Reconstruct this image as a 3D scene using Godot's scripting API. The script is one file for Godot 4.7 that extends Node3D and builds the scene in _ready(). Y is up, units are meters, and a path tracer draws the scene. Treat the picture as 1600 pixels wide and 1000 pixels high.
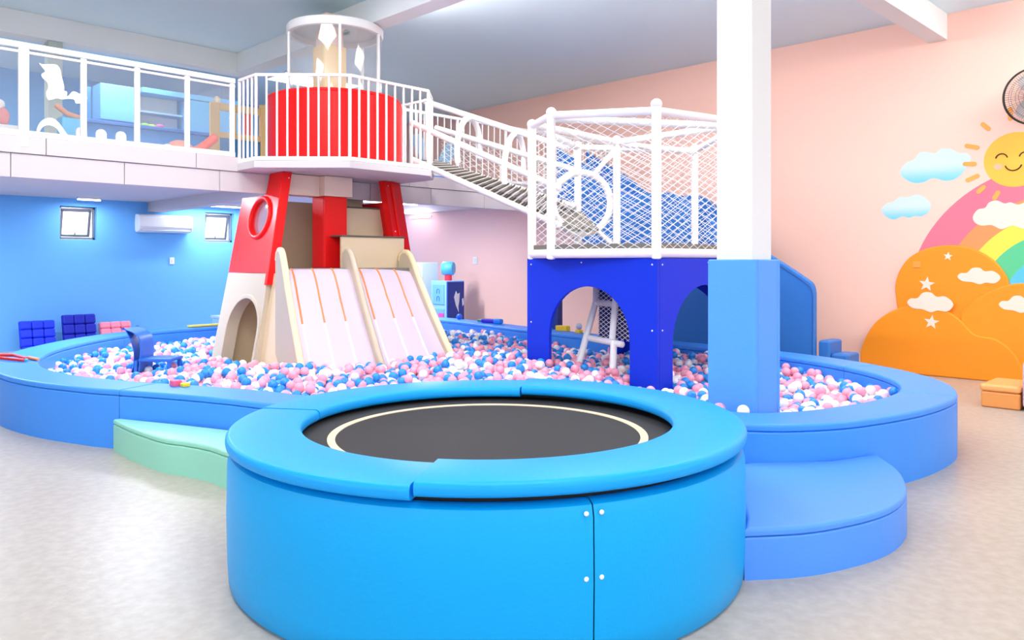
extends Node3D
# Room frame: u runs along the pink wall (-Z), v runs towards the pink wall (+X), h is up.

const PLAN := Basis(Vector3(1, 0, 0), Vector3(0, 0, -1), Vector3(0, 1, 0))    # (v, u) outline, extruded in h
const ACROSS_V := Basis(Vector3(0, 0, -1), Vector3(0, 1, 0), Vector3(1, 0, 0)) # (u, h) outline, extruded in v
const ACROSS_U := Basis(Vector3(1, 0, 0), Vector3(0, 1, 0), Vector3(0, 0, 1))  # (v, h) outline, extruded towards -u

var taken := {}
var M := {}
var rng := RandomNumberGenerator.new()


static func P(u: float, v: float, h: float) -> Vector3:
	return Vector3(v, h, -u)


# ---------------------------------------------------------------- mesh builder
class MB:
	var vs := PackedVector3Array()
	var ns := PackedVector3Array()
	var cs := PackedColorArray()
	var tint := Color.WHITE
	var tinted := false

	func tri(a: Vector3, b: Vector3, c: Vector3, na: Vector3, nb: Vector3, nc: Vector3) -> void:
		var g := (b - a).cross(c - a)
		if g.length_squared() < 1e-16:
			return
		if g.dot(na + nb + nc) > 0.0:
			vs.append_array(PackedVector3Array([a, c, b]))
			ns.append_array(PackedVector3Array([na, nc, nb]))
		else:
			vs.append_array(PackedVector3Array([a, b, c]))
			ns.append_array(PackedVector3Array([na, nb, nc]))
		if tinted:
			cs.append_array(PackedColorArray([tint, tint, tint]))

	func quad(a: Vector3, b: Vector3, c: Vector3, d: Vector3, na: Vector3, nb: Vector3, nc: Vector3, nd: Vector3) -> void:
		tri(a, b, c, na, nb, nc)
		tri(a, c, d, na, nc, nd)

	func flat(a: Vector3, b: Vector3, c: Vector3, d: Vector3, towards: Vector3) -> void:
		var n := (b - a).cross(c - a).normalized()
		if n.dot(towards) < 0.0:
			n = -n
		quad(a, b, c, d, n, n, n, n)

	# outline in the basis' x/y plane, extruded from z0 to z1 along its z; rounded rims
	func prism(outline: PackedVector2Array, z0: float, z1: float, xf: Transform3D, bev0 := 0.0, bev1 := 0.0, smooth := 40.0) -> MB:
		var p := outline.duplicate()
		if Geometry2D.is_polygon_clockwise(p):
			p.reverse()
		var n := p.size()
		var en := PackedVector2Array()
		for i in n:
			var e := (p[(i + 1) % n] - p[i]).normalized()
			en.append(Vector2(e.y, -e.x))
		var lim := cos(deg_to_rad(smooth))
		var na := PackedVector2Array()
		var nb := PackedVector2Array()
		var miter := PackedVector2Array()
		for i in n:
			var prev := en[(i + n - 1) % n]
			var this := en[i]
			var nxt := en[(i + 1) % n]
			na.append((prev + this).normalized() if prev.dot(this) > lim else this)
			nb.append((this + nxt).normalized() if this.dot(nxt) > lim else this)
			var m := (prev + this).normalized() if (prev + this).length() > 0.01 else this
			miter.append(m / maxf(m.dot(this), 0.4))
		var rings := []   # [inset, z, tilt]
		for k in (4 if bev0 > 0.0 else 1):
			var a := PI / 2 - k * PI / 6
			rings.append([bev0 * (1 - cos(a)) if bev0 > 0.0 else 0.0, z0 + bev0 * (1 - sin(a)) if bev0 > 0.0 else z0, -sin(a) if bev0 > 0.0 else 0.0])
		for k in (4 if bev1 > 0.0 else 1):
			var a := k * PI / 6
			rings.append([bev1 * (1 - cos(a)) if bev1 > 0.0 else 0.0, z1 - bev1 * (1 - sin(a)) if bev1 > 0.0 else z1, sin(a) if bev1 > 0.0 else 0.0])
		var nm := xf.basis.inverse().transposed()
		for r in rings.size() - 1:
			var A = rings[r]
			var B = rings[r + 1]
			for i in n:
				var j := (i + 1) % n
				var pa: Vector2 = p[i] - miter[i] * A[0]
				var pb: Vector2 = p[j] - miter[j] * A[0]
				var qa: Vector2 = p[i] - miter[i] * B[0]
				var qb: Vector2 = p[j] - miter[j] * B[0]
				var ca := sqrt(maxf(0.0, 1 - A[2] * A[2]))
				var cb := sqrt(maxf(0.0, 1 - B[2] * B[2]))
				quad(xf * Vector3(pa.x, pa.y, A[1]), xf * Vector3(pb.x, pb.y, A[1]), xf * Vector3(qb.x, qb.y, B[1]), xf * Vector3(qa.x, qa.y, B[1]),
					(nm * Vector3(na[i].x * ca, na[i].y * ca, A[2])).normalized(), (nm * Vector3(nb[i].x * ca, nb[i].y * ca, A[2])).normalized(),
					(nm * Vector3(nb[i].x * cb, nb[i].y * cb, B[2])).normalized(), (nm * Vector3(na[i].x * cb, na[i].y * cb, B[2])).normalized())
		for cap in 2:
			var R = rings[0] if cap == 0 else rings[rings.size() - 1]
			var q := PackedVector2Array()
			for i in n:
				q.append(p[i] - miter[i] * R[0])
			var idx := Geometry2D.triangulate_polygon(q)
			var cn := (nm * Vector3(0, 0, -1 if cap == 0 else 1)).normalized()
			for t in range(0, idx.size(), 3):
				tri(xf * Vector3(q[idx[t]].x, q[idx[t]].y, R[1]), xf * Vector3(q[idx[t + 1]].x, q[idx[t + 1]].y, R[1]), xf * Vector3(q[idx[t + 2]].x, q[idx[t + 2]].y, R[1]), cn, cn, cn)
		return self

	# rounded box
	func rbox(c: Vector3, size: Vector3, r := 0.01, b := Basis(), seg := 2) -> MB:
		var h := size / 2
		r = minf(r, minf(h.x, minf(h.y, h.z)) * 0.98)
		var off := PackedFloat32Array()
		for k in seg + 1:
			off.append(1 - tan((1.0 - float(k) / seg) * PI / 4))
		for axis in 3:
			var ax := (axis + 1) % 3
			var ay := (axis + 2) % 3
			var gx := PackedFloat32Array()
			var gy := PackedFloat32Array()
			for k in seg + 1:
				gx.append(-h[ax] + r * off[k])
				gy.append(-h[ay] + r * off[k])
			for k in seg + 1:
				gx.append(h[ax] - r * off[seg - k])
				gy.append(h[ay] - r * off[seg - k])
			for s in [-1, 1]:
				var pts := []
				var nrm := []
				for i in gx.size():
					for j in gy.size():
						var q := Vector3()
						q[axis] = s * h[axis]
						q[ax] = gx[i]
						q[ay] = gy[j]
						var inner := q.clamp(-(h - Vector3.ONE * r), h - Vector3.ONE * r)
						var d := (q - inner).normalized()
						pts.append(c + b * (inner + d * r))
						nrm.append(b * d)
				var w := gy.size()
				for i in gx.size() - 1:
					for j in w - 1:
						var k0 := i * w + j
						quad(pts[k0], pts[k0 + 1], pts[k0 + w + 1], pts[k0 + w], nrm[k0], nrm[k0 + 1], nrm[k0 + w + 1], nrm[k0 + w])
		return self

	func bx(lo: Vector3, hi: Vector3, r := 0.008, seg := 1) -> MB:
		return rbox((lo + hi) / 2, (hi - lo).abs(), r, Basis(), seg)

	func tube(path: PackedVector3Array, r: float, sides := 12, closed := false, caps := true) -> MB:
		var n := path.size()
		var frames := []
		var up := Vector3.ZERO
		for i in n:
			var a := path[(i + n - 1) % n] if (closed or i > 0) else path[i]
			var c := path[(i + 1) % n] if (closed or i < n - 1) else path[i]
			var t := (c - a).normalized()
			if up == Vector3.ZERO:
				up = Vector3.UP if absf(t.y) < 0.9 else Vector3.RIGHT
			up = (up - t * up.dot(t)).normalized()
			frames.append([up, t.cross(up).normalized(), t])
		var m := n if closed else n - 1
		for i in m:
			var j := (i + 1) % n
			for k in sides:
				var a0 := TAU * k / sides
				var a1 := TAU * (k + 1) / sides
				var n00: Vector3 = frames[i][0] * cos(a0) + frames[i][1] * sin(a0)
				var n01: Vector3 = frames[i][0] * cos(a1) + frames[i][1] * sin(a1)
				var n10: Vector3 = frames[j][0] * cos(a0) + frames[j][1] * sin(a0)
				var n11: Vector3 = frames[j][0] * cos(a1) + frames[j][1] * sin(a1)
				quad(path[i] + n00 * r, path[i] + n01 * r, path[j] + n11 * r, path[j] + n10 * r, n00, n01, n11, n10)
		if caps and not closed:
			for e in 2:
				var i := 0 if e == 0 else n - 1
				var t: Vector3 = -frames[i][2] if e == 0 else frames[i][2]
				# a low dome
				for k in sides:
					var a0 := TAU * k / sides
					var a1 := TAU * (k + 1) / sides
					var d0: Vector3 = frames[i][0] * cos(a0) + frames[i][1] * sin(a0)
					var d1: Vector3 = frames[i][0] * cos(a1) + frames[i][1] * sin(a1)
					var m0 := path[i] + d0 * r * 0.7 + t * r * 0.22
					var m1 := path[i] + d1 * r * 0.7 + t * r * 0.22
					var tip := path[i] + t * r * 0.3
					quad(path[i] + d0 * r, path[i] + d1 * r, m1, m0, d0, d1, (d1 * 0.5 + t).normalized(), (d0 * 0.5 + t).normalized())
					tri(m0, m1, tip, (d0 * 0.5 + t).normalized(), (d1 * 0.5 + t).normalized(), t)
		return self

	# profile of (radius, height) turned about a vertical axis at c
	func lathe(profile: PackedVector2Array, c: Vector3, segs := 48, a0 := 0.0, a1 := TAU, smooth := 45.0, b := Basis()) -> MB:
		var n := profile.size()
		var en := PackedVector2Array()
		for i in n - 1:
			var e := (profile[i + 1] - profile[i]).normalized()
			en.append(Vector2(e.y, -e.x))
		var lim := cos(deg_to_rad(smooth))
		for i in n - 1:
			var na := en[i]
			var nb := en[i]
			if i > 0 and en[i - 1].dot(en[i]) > lim:
				na = (en[i - 1] + en[i]).normalized()
			if i < n - 2 and en[i + 1].dot(en[i]) > lim:
				nb = (en[i + 1] + en[i]).normalized()
			for k in segs:
				var t0 := a0 + (a1 - a0) * k / segs
				var t1 := a0 + (a1 - a0) * (k + 1) / segs
				var d0 := Vector3(cos(t0), 0, sin(t0))
				var d1 := Vector3(cos(t1), 0, sin(t1))
				var A := profile[i]
				var B := profile[i + 1]
				quad(c + b * (d0 * A.x + Vector3.UP * A.y), c + b * (d1 * A.x + Vector3.UP * A.y), c + b * (d1 * B.x + Vector3.UP * B.y), c + b * (d0 * B.x + Vector3.UP * B.y),
					b * (d0 * na.x + Vector3.UP * na.y), b * (d1 * na.x + Vector3.UP * na.y), b * (d1 * nb.x + Vector3.UP * nb.y), b * (d0 * nb.x + Vector3.UP * nb.y))
		return self

	func ball(c: Vector3, r: Vector3, segs := 16, b := Basis()) -> MB:
		var rows := segs / 2
		for i in rows:
			for k in segs:
				var q := []
				for e in [[i, k], [i, k + 1], [i + 1, k + 1], [i + 1, k]]:
					var th: float = PI * e[0] / rows
					var ph: float = TAU * e[1] / segs
					q.append(Vector3(sin(th) * cos(ph), cos(th), sin(th) * sin(ph)))
				quad(c + b * (q[0] * r), c + b * (q[1] * r), c + b * (q[2] * r), c + b * (q[3] * r), b * (q[0] / r).normalized(), b * (q[1] / r).normalized(), b * (q[2] / r).normalized(), b * (q[3] / r).normalized())
		return self

	# upright board between two foot points
	func flatbox(a: Vector3, b: Vector3, top: float, th: float) -> MB:
		var x := (b - a)
		x.y = 0.0
		var bs := Basis(x.normalized(), Vector3.UP, x.normalized().cross(Vector3.UP)).orthonormalized()
		var mid := (a + b) / 2
		return rbox(Vector3(mid.x, (mid.y + top) / 2, mid.z), Vector3(x.length(), top - mid.y, th), 0.004, bs, 1)

	func mesh(off: Vector3) -> ArrayMesh:
		var a := []
		a.resize(Mesh.ARRAY_MAX)
		var w := PackedVector3Array()
		w.resize(vs.size())
		for i in vs.size():
			w[i] = vs[i] - off
		a[Mesh.ARRAY_VERTEX] = w
		a[Mesh.ARRAY_NORMAL] = ns
		if tinted:
			a[Mesh.ARRAY_COLOR] = cs
		var m := ArrayMesh.new()
		m.add_surface_from_arrays(Mesh.PRIMITIVE_TRIANGLES, a)
		return m


# ---------------------------------------------------------------- node helpers
func numbered(called: String) -> String:
	var k: int = taken.get(called, 0)
	taken[called] = k + 1
	return called if k == 0 else "%s_%03d" % [called, k]


func tag(o: Node, label: String, category := "", group := "", kind := "") -> Node:
	if label:
		o.set_meta("label", label)
	if category:
		o.set_meta("category", category)
	if group:
		o.set_meta("group", group)
	if kind:
		o.set_meta("kind", kind)
	return o


func thing(called: String, label: String, category: String, at := Vector3.ZERO, group := "") -> Node3D:
	var o := Node3D.new()
	o.name = numbered(called)
	add_child(o)
	o.position = at
	tag(o, label, category, group)
	return o


func base_of(o: Node) -> Vector3:
	var s := Vector3.ZERO
	while o is Node3D and o != self:
		s += o.position
		o = o.get_parent()
	return s


func put(called: String, m: MB, mat: Material, parent: Node = null) -> MeshInstance3D:
	var o := MeshInstance3D.new()
	o.name = numbered(called) if parent == null else called
	o.mesh = m.mesh(Vector3.ZERO if parent == null else base_of(parent))
	o.material_override = mat
	o.cast_shadow = GeometryInstance3D.SHADOW_CASTING_SETTING_ON
	(self if parent == null else parent).add_child(o, true)
	return o


func solo(called: String, m: MB, mat: Material, label: String, category: String, group := "") -> MeshInstance3D:
	var o := put(called, m, mat)
	tag(o, label, category, group)
	return o


func struct(called: String, m: MB, mat: Material, label: String, category: String) -> MeshInstance3D:
	var o := put(called, m, mat)
	tag(o, label, category, "", "structure")
	return o


func mat(c: Color, rough := 0.5, extra := {}) -> StandardMaterial3D:
	var m := StandardMaterial3D.new()
	m.albedo_color = c
	m.roughness = rough
	for k in extra:
		m.set(k, extra[k])
	return m


func rgb8(r: int, g: int, b: int) -> Color:
	return Color(r / 255.0, g / 255.0, b / 255.0)


func noise_tex(freq: float, kind: FastNoiseLite.NoiseType, octaves: int, as_normal: bool, strength := 1.0, ramp: Gradient = null, sd := 1) -> NoiseTexture2D:
	var n := FastNoiseLite.new()
	n.noise_type = kind
	n.frequency = freq
	n.fractal_octaves = octaves
	n.seed = sd
	var t := NoiseTexture2D.new()
	t.width = 512
	t.height = 512
	t.seamless = true
	t.as_normal_map = as_normal
	t.bump_strength = strength
	t.noise = n
	if ramp:
		t.color_ramp = ramp
	return t


func vinyl(c: Color, rough := 0.42) -> StandardMaterial3D:
	return mat(c, rough, {"metallic_specular": 0.36, "normal_enabled": true, "normal_texture": M.grain, "normal_scale": 0.12, "uv1_triplanar": true, "uv1_world_triplanar": true, "uv1_scale": Vector3(1.3, 1.3, 1.3)})


func pts(a: Array) -> PackedVector2Array:
	var p := PackedVector2Array()
	for i in range(0, a.size(), 2):
		p.append(Vector2(a[i], a[i + 1]))
	return p


func curve(a: PackedVector2Array, per: int, closed := true) -> PackedVector2Array:
	var out := PackedVector2Array()
	var n := a.size()
	for i in (n if closed else n - 1):
		var p0 := a[(i + n - 1) % n] if (closed or i > 0) else a[0]
		var p1 := a[i]
		var p2 := a[(i + 1) % n]
		var p3 := a[(i + 2) % n] if (closed or i < n - 2) else a[n - 1]
		for k in per:
			out.append(p1.cubic_interpolate(p2, p0, p3, float(k) / per))
	if not closed:
		out.append(a[n - 1])
	return out


func circle(c: Vector2, rx: float, ry: float, n := 32, a0 := 0.0, a1 := TAU) -> PackedVector2Array:
	var p := PackedVector2Array()
	var whole := absf(a1 - a0 - TAU) < 0.001
	for k in (n if whole else n + 1):
		var a := a0 + (a1 - a0) * k / n
		p.append(c + Vector2(cos(a) * rx, sin(a) * ry))
	return p


func xform(b: Basis, o := Vector3.ZERO) -> Transform3D:
	return Transform3D(b, o)


func swap(p: PackedVector2Array) -> PackedVector2Array:
	var q := PackedVector2Array()
	for a in p:
		q.append(Vector2(a.y, a.x))
	return q


func _ready() -> void:
	rng.seed = 7
	# ------------------------------------------------------------ camera
	var cam := Camera3D.new()
	cam.name = "camera"
	cam.position = Vector3(0, 1.4, 0)
	cam.rotation_degrees = Vector3(0, -45, 0)
	cam.set_frustum(0.05 * 1000.0 / 1230.0, Vector2(0, -0.05 * 90.0 / 1230.0), 0.05, 80.0)
	cam.current = true
	add_child(cam)
	# ------------------------------------------------------------ sky and exposure
	var we := WorldEnvironment.new()
	we.name = "environment"
	var env := Environment.new()
	env.background_mode = Environment.BG_SKY
	var sky := Sky.new()
	var sm := ProceduralSkyMaterial.new()
	sm.sky_top_color = rgb8(250, 250, 252)
	sm.sky_horizon_color = rgb8(255, 252, 246)
	sm.ground_bottom_color = rgb8(190, 192, 190)
	sm.ground_horizon_color = rgb8(235, 238, 238)
	sm.sky_energy_multiplier = 1.35
	sm.ground_energy_multiplier = 0.9
	sky.sky_material = sm
	env.sky = sky
	env.tonemap_mode = Environment.TONE_MAPPER_LINEAR
	env.tonemap_exposure = 1.68
	env.sdfgi_enabled = true
	env.ssao_enabled = true
	env.ssil_enabled = true
	we.environment = env
	add_child(we)
	# ------------------------------------------------------------ ceiling panels and lamps added to light the hall (all out of view)
	materials()
	for a in [[0.6, 0.8, "above the camera"], [0.6, 2.3, "above the padded steps"], [0.4, 8.5, "above the orange step"], [3.2, 7.9, "beside the wall fan"],
			[3.6, 1.2, "above the trampoline"], [2.6, 6.4, "above the arched cube"], [6.5, 1.2, "above the left end of the pit wall"], [5.0, 6.4, "above the net bridge"], [-2.0, 2.2, "behind the camera"], [6.6, 3.4, "before the lighthouse"]]:
		added_ceiling_panel(a[0], a[1], 1.2, 1.2, 4.45, "added square white ceiling light panel %s" % a[2], LIGHT)
	for a in [[11.7, 1.2, "left"], [11.7, 3.9, "middle"], [11.7, 7.0, "right"]]:
		added_ceiling_panel(a[0], a[1], 0.7, 1.4, 4.45, "added ceiling light panel over the mezzanine, %s one behind the beam" % a[2], LIGHT * 0.8)
	added_batten_light(4.9, 1.4, "over the mint step")
	added_batten_light(2.0, 0.9, "over the trampoline")
	added_batten_light(0.4, 9.2, "before the fan")
	for a in [[4.6, "over the arched cube"], [6.6, "beside the lantern"]]:
		added_beam_light(a[0], a[1])
	structure()
	mezzanine()
	trampoline()
	pit()
	lighthouse()
	bridge_and_cage()
	right_side()
	left_side()
	back_items()
	mezzanine_items()


const LIGHT := 1.5
const FLOOD := 2.0
const WASH := 3.9


func materials() -> void:
	M.grain = noise_tex(0.09, FastNoiseLite.TYPE_CELLULAR, 2, true, 3.0)
	M.plaster = noise_tex(0.05, FastNoiseLite.TYPE_SIMPLEX_SMOOTH, 4, true, 2.0, null, 5)
	var g := Gradient.new()
	g.set_color(0, rgb8(174, 164, 152))
	g.set_color(1, rgb8(194, 185, 174))
	M.floor_tex = noise_tex(0.035, FastNoiseLite.TYPE_SIMPLEX_SMOOTH, 5, false, 1.0, g, 3)
	M.floor = mat(Color.WHITE, 0.34, {"metallic_specular": 0.42, "albedo_texture": M.floor_tex, "uv1_triplanar": true, "uv1_world_triplanar": true, "uv1_scale": Vector3(0.7, 0.7, 0.7),
		"normal_enabled": true, "normal_texture": M.plaster, "normal_scale": 0.1})
	M.ceiling = paint(rgb8(222, 244, 255))
	M.beam = paint(rgb8(234, 238, 240))
	M.pink = paint(rgb8(255, 206, 190))
	M.blue_wall = paint(rgb8(110, 186, 250))
	M.white_wall = paint(rgb8(240, 240, 240))
	M.white = mat(rgb8(245, 244, 244), 0.45)
	M.white_metal = mat(rgb8(244, 243, 243), 0.35)
	M.fascia = paint(rgb8(210, 202, 204))
	M.tramp = vinyl(rgb8(2, 164, 240))
	M.tramp_top = vinyl(rgb8(14, 160, 245))
	M.rim = vinyl(rgb8(68, 150, 250))
	M.step_blue = vinyl(rgb8(84, 152, 250))
	M.mint = vinyl(rgb8(152, 220, 200))
	M.pad_blue = vinyl(rgb8(92, 166, 252))
	M.mat_black = mat(rgb8(40, 38, 38), 0.7)
	M.dark = mat(rgb8(24, 24, 28), 0.7)
	M.cream = mat(rgb8(234, 212, 178), 0.6)
	M.red = mat(rgb8(244, 26, 28), 0.34, {"metallic_specular": 0.32})
	M.beige = mat(rgb8(226, 204, 170), 0.5)
	M.pale_beige = mat(rgb8(202, 188, 166), 0.45)
	M.slide = mat(rgb8(214, 200, 218), 0.2)
	M.edge = mat(rgb8(244, 226, 180), 0.4)
	M.orange = mat(rgb8(248, 140, 70), 0.4)
	M.royal = mat(rgb8(8, 54, 214), 0.45, {"metallic_specular": 0.35})
	M.slide_blue = vinyl(rgb8(56, 122, 202))
	M.grey_mat = mat(rgb8(120, 114, 106), 0.7)
	M.glass = mat(Color(0.93, 0.97, 1.0, 0.06), 0.03, {"transparency": BaseMaterial3D.TRANSPARENCY_ALPHA})
	M.tube = mat(rgb8(246, 244, 246), 0.4)
	M.net = mat(rgb8(242, 242, 245), 0.6)
	M.orange_pad = vinyl(rgb8(255, 152, 38), 0.45)
	M.led = mat(Color.WHITE, 0.5, {"emission_enabled": true, "emission": Color(1, 1, 1), "emission_energy_multiplier": 3.0})
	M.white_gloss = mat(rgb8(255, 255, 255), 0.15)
	M.metal = mat(rgb8(150, 152, 156), 0.35, {"metallic": 0.7})
	M.navy = mat(rgb8(10, 40, 160), 0.5)
	M.wood = mat(rgb8(226, 190, 130), 0.5)


func paint(c: Color) -> StandardMaterial3D:
	return mat(c, 0.75, {"normal_enabled": true, "normal_texture": M.plaster, "normal_scale": 0.05, "uv1_triplanar": true, "uv1_world_triplanar": true, "uv1_scale": Vector3(1, 1, 1)})


func added_ceiling_panel(u: float, v: float, wu: float, wv: float, h: float, label: String, energy: float) -> void:  # unseen panel, added to light the hall evenly
	var t := thing("added_ceiling_light_panel", label, "light", P(u, v, h))
	put("frame", MB.new().bx(P(u - wu / 2, v - wv / 2, h - 0.03), P(u + wu / 2, v + wv / 2, h + 0.0), 0.004), M.white_metal, t)
	put("light_diffuser", MB.new().bx(P(u - wu / 2 + 0.03, v - wv / 2 + 0.03, h - 0.038), P(u + wu / 2 - 0.03, v + wv / 2 - 0.03, h - 0.028), 0.002), M.led, t)
	var l := AreaLight3D.new()
	l.name = "panel_light"
	l.area_size = Vector2(wv - 0.06, wu - 0.06)
	l.light_energy = energy
	l.light_color = Color(1.0, 0.985, 0.97)
	l.shadow_enabled = true
	l.set("area_range", 30.0)
	l.position = Vector3(0, -0.05, 0)
	l.rotation_degrees = Vector3(-90, 0, 0)
	t.add_child(l)


# added batten, unseen, on the far face of the beam, washing the pink wall
func added_beam_light(u: float, where: String) -> void:
	var t := thing("added_beam_light", "added batten lamp on the beam's far face washing the pink wall, %s" % where, "light", P(u, 5.53, 4.33))
	put("housing", MB.new().bx(P(u - 1.0, 5.522, 4.29), P(u + 1.0, 5.56, 4.37), 0.006), M.white_metal, t)
	put("light_diffuser", MB.new().bx(P(u - 0.98, 5.556, 4.30), P(u + 0.98, 5.57, 4.36), 0.003), M.led, t)
	var l := AreaLight3D.new()
	l.name = "beam_glow"
	l.area_size = Vector2(1.96, 0.06)
	l.light_energy = WASH
	l.light_color = Color(1.0, 0.98, 0.95)
	l.shadow_enabled = true
	l.set("area_range", 30.0)
	l.position = Vector3(0.05, 0, 0)
	l.rotation_degrees = Vector3(-42, -90, 0)
	t.add_child(l)


# added lamp under the ceiling, tilted to brighten the far end of the hall
func added_batten_light(u: float, v: float, where: String) -> void:
	var at := P(u, v, 4.12)
	var t := thing("added_batten_light", "added long tilted white batten lamp hung from the ceiling, %s" % where, "light", at)
	var fwd := Vector3(1, 0.05, -1).normalized()
	var b := Basis.looking_at(fwd, Vector3.UP)
	put("housing", MB.new().rbox(at + fwd * -0.05, Vector3(2.2, 0.34, 0.06), 0.012, b, 1), M.white_metal, t)
	put("light_diffuser", MB.new().rbox(at + fwd * -0.015, Vector3(2.14, 0.28, 0.012), 0.004, b, 1), M.led, t)
	for s in [-0.9, 0.9]:
		put("hanger", MB.new().tube(PackedVector3Array([at + b * Vector3(s, 0.12, 0.05), at + b * Vector3(s, 0, 0.05) + Vector3.UP * 0.33]), 0.006, 6), M.metal, t)
	var l := AreaLight3D.new()
	l.name = "batten_glow"
	l.area_size = Vector2(2.1, 0.26)
	l.light_energy = FLOOD
	l.light_color = Color(1.0, 0.985, 0.96)
	l.shadow_enabled = true
	l.set("area_range", 30.0)
	l.basis = b
	t.add_child(l)


# ---------------------------------------------------------------- room
func structure() -> void:
	struct("floor", MB.new().bx(P(-4.2, -4.2, -0.2), P(14.6, 10.8, 0.0), 0.001), M.floor, "glossy greige speckled vinyl floor of the play hall", "floor")
	struct("ceiling", MB.new().bx(P(-4.2, -4.2, 4.45), P(14.6, 10.8, 4.65), 0.001), M.ceiling, "blue grey painted ceiling above the play hall", "ceiling")
	struct("wall_right", MB.new().bx(P(-4.2, 10.6, 0), P(14.35, 10.8, 4.45), 0.001), M.pink, "pale pink painted wall with the rainbow mural", "wall")
	# back wall with two window openings
	var wb := MB.new()
	var hs := [3.88, 4.44, 6.30, 6.86]
	wb.bx(P(14.35, -4.2, 0), P(14.6, 10.8, 1.78), 0.0005)
	wb.bx(P(14.35, -4.2, 2.33), P(14.6, 10.8, 4.45), 0.0005)
	wb.bx(P(14.35, -4.2, 1.78), P(14.6, hs[0], 2.33), 0.0005)
	wb.bx(P(14.35, hs[1], 1.78), P(14.6, hs[2], 2.33), 0.0005)
	wb.bx(P(14.35, hs[3], 1.78), P(14.6, 10.8, 2.33), 0.0005)
	struct("wall_back", wb, M.blue_wall, "bright sky blue end wall below and above the mezzanine", "wall")
	for i in 2:
		var t := thing("window_%d" % (i + 1), ["small grey awning window left of the air conditioner", "small grey awning window beside the lighthouse tower"][i], "window", P(14.35, hs[i * 2] + 0.28, 1.78))
		t.set_meta("kind", "structure")
		var a: float = hs[i * 2] + 0.005
		var b: float = hs[i * 2 + 1] - 0.005
		var fr := MB.new()
		for e in [[a, 1.785, a + 0.035, 2.325], [b - 0.035, 1.785, b, 2.325], [a, 1.785, b, 1.82], [a, 2.29, b, 2.325]]:
			fr.bx(P(14.44, e[0], e[1]), P(14.49, e[2], e[3]), 0.004)
		put("window_frame", fr, M.metal, t)
		# sash hinged at its top, tilted outwards
		var q := Basis(Vector3.RIGHT, deg_to_rad(14))
		var piv := P(14.47, (a + b) / 2, 2.285)
		var w := b - a - 0.08
		var s := MB.new()
		for e in [[-w / 2 + 0.02, -0.235, 0.04, 0.47], [w / 2 - 0.02, -0.235, 0.04, 0.47], [0, -0.02, w, 0.04], [0, -0.45, w, 0.04]]:
			s.rbox(piv + q * Vector3(e[0], e[1], -0.01), Vector3(e[2], e[3], 0.03), 0.004, q, 1)
		var sash := put("sash", s, M.metal, t)
		put("pane", MB.new().rbox(piv + q * Vector3(0, -0.235, -0.01), Vector3(w - 0.07, 0.4, 0.005), 0.001, q, 1), M.glass, sash)
		put("handle", MB.new().rbox(piv + q * Vector3(0, -0.42, 0.02), Vector3(0.02, 0.07, 0.02), 0.005, q, 1), M.metal, t)
	# the two walls behind the camera, with tall windows added for more daylight
	added_windows_behind()
	# ceiling beams
	struct("ceiling_beam", MB.new().bx(P(10.94, -4.0, 4.16), P(11.2, 5.52, 4.45), 0.006), M.beam, "pale grey ceiling beam running above the mezzanine glass", "beam")
	struct("ceiling_beam", MB.new().bx(P(-4.0, 5.27, 4.16), P(10.94, 5.52, 4.45), 0.006), M.beam, "pale grey ceiling beam passing behind the lighthouse lantern", "beam")
	struct("ceiling_beam", MB.new().bx(P(3.05, 5.52, 4.13), P(3.27, 10.6, 4.45), 0.006), M.beam, "white ceiling beam ending in the pink wall", "beam")
	# columns
	struct("column", MB.new().bx(P(2.60, 4.885, 0), P(2.87, 5.155, 4.45), 0.006), M.white_wall, "square white column standing in the ball pit", "column")
	struct("column", MB.new().bx(P(10.98, 2.84, 2.56), P(11.16, 3.0, 4.16), 0.006), mat(rgb8(190, 202, 196), 0.7), "grey green column behind the mezzanine glass", "column")
	struct("trim_1", MB.new().bx(P(8.25, 5.27, 2.29), P(14.35, 5.5, 2.46), 0.004), M.fascia, "boxed drop beam under the mezzanine above the air conditioner", "beam")


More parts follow.
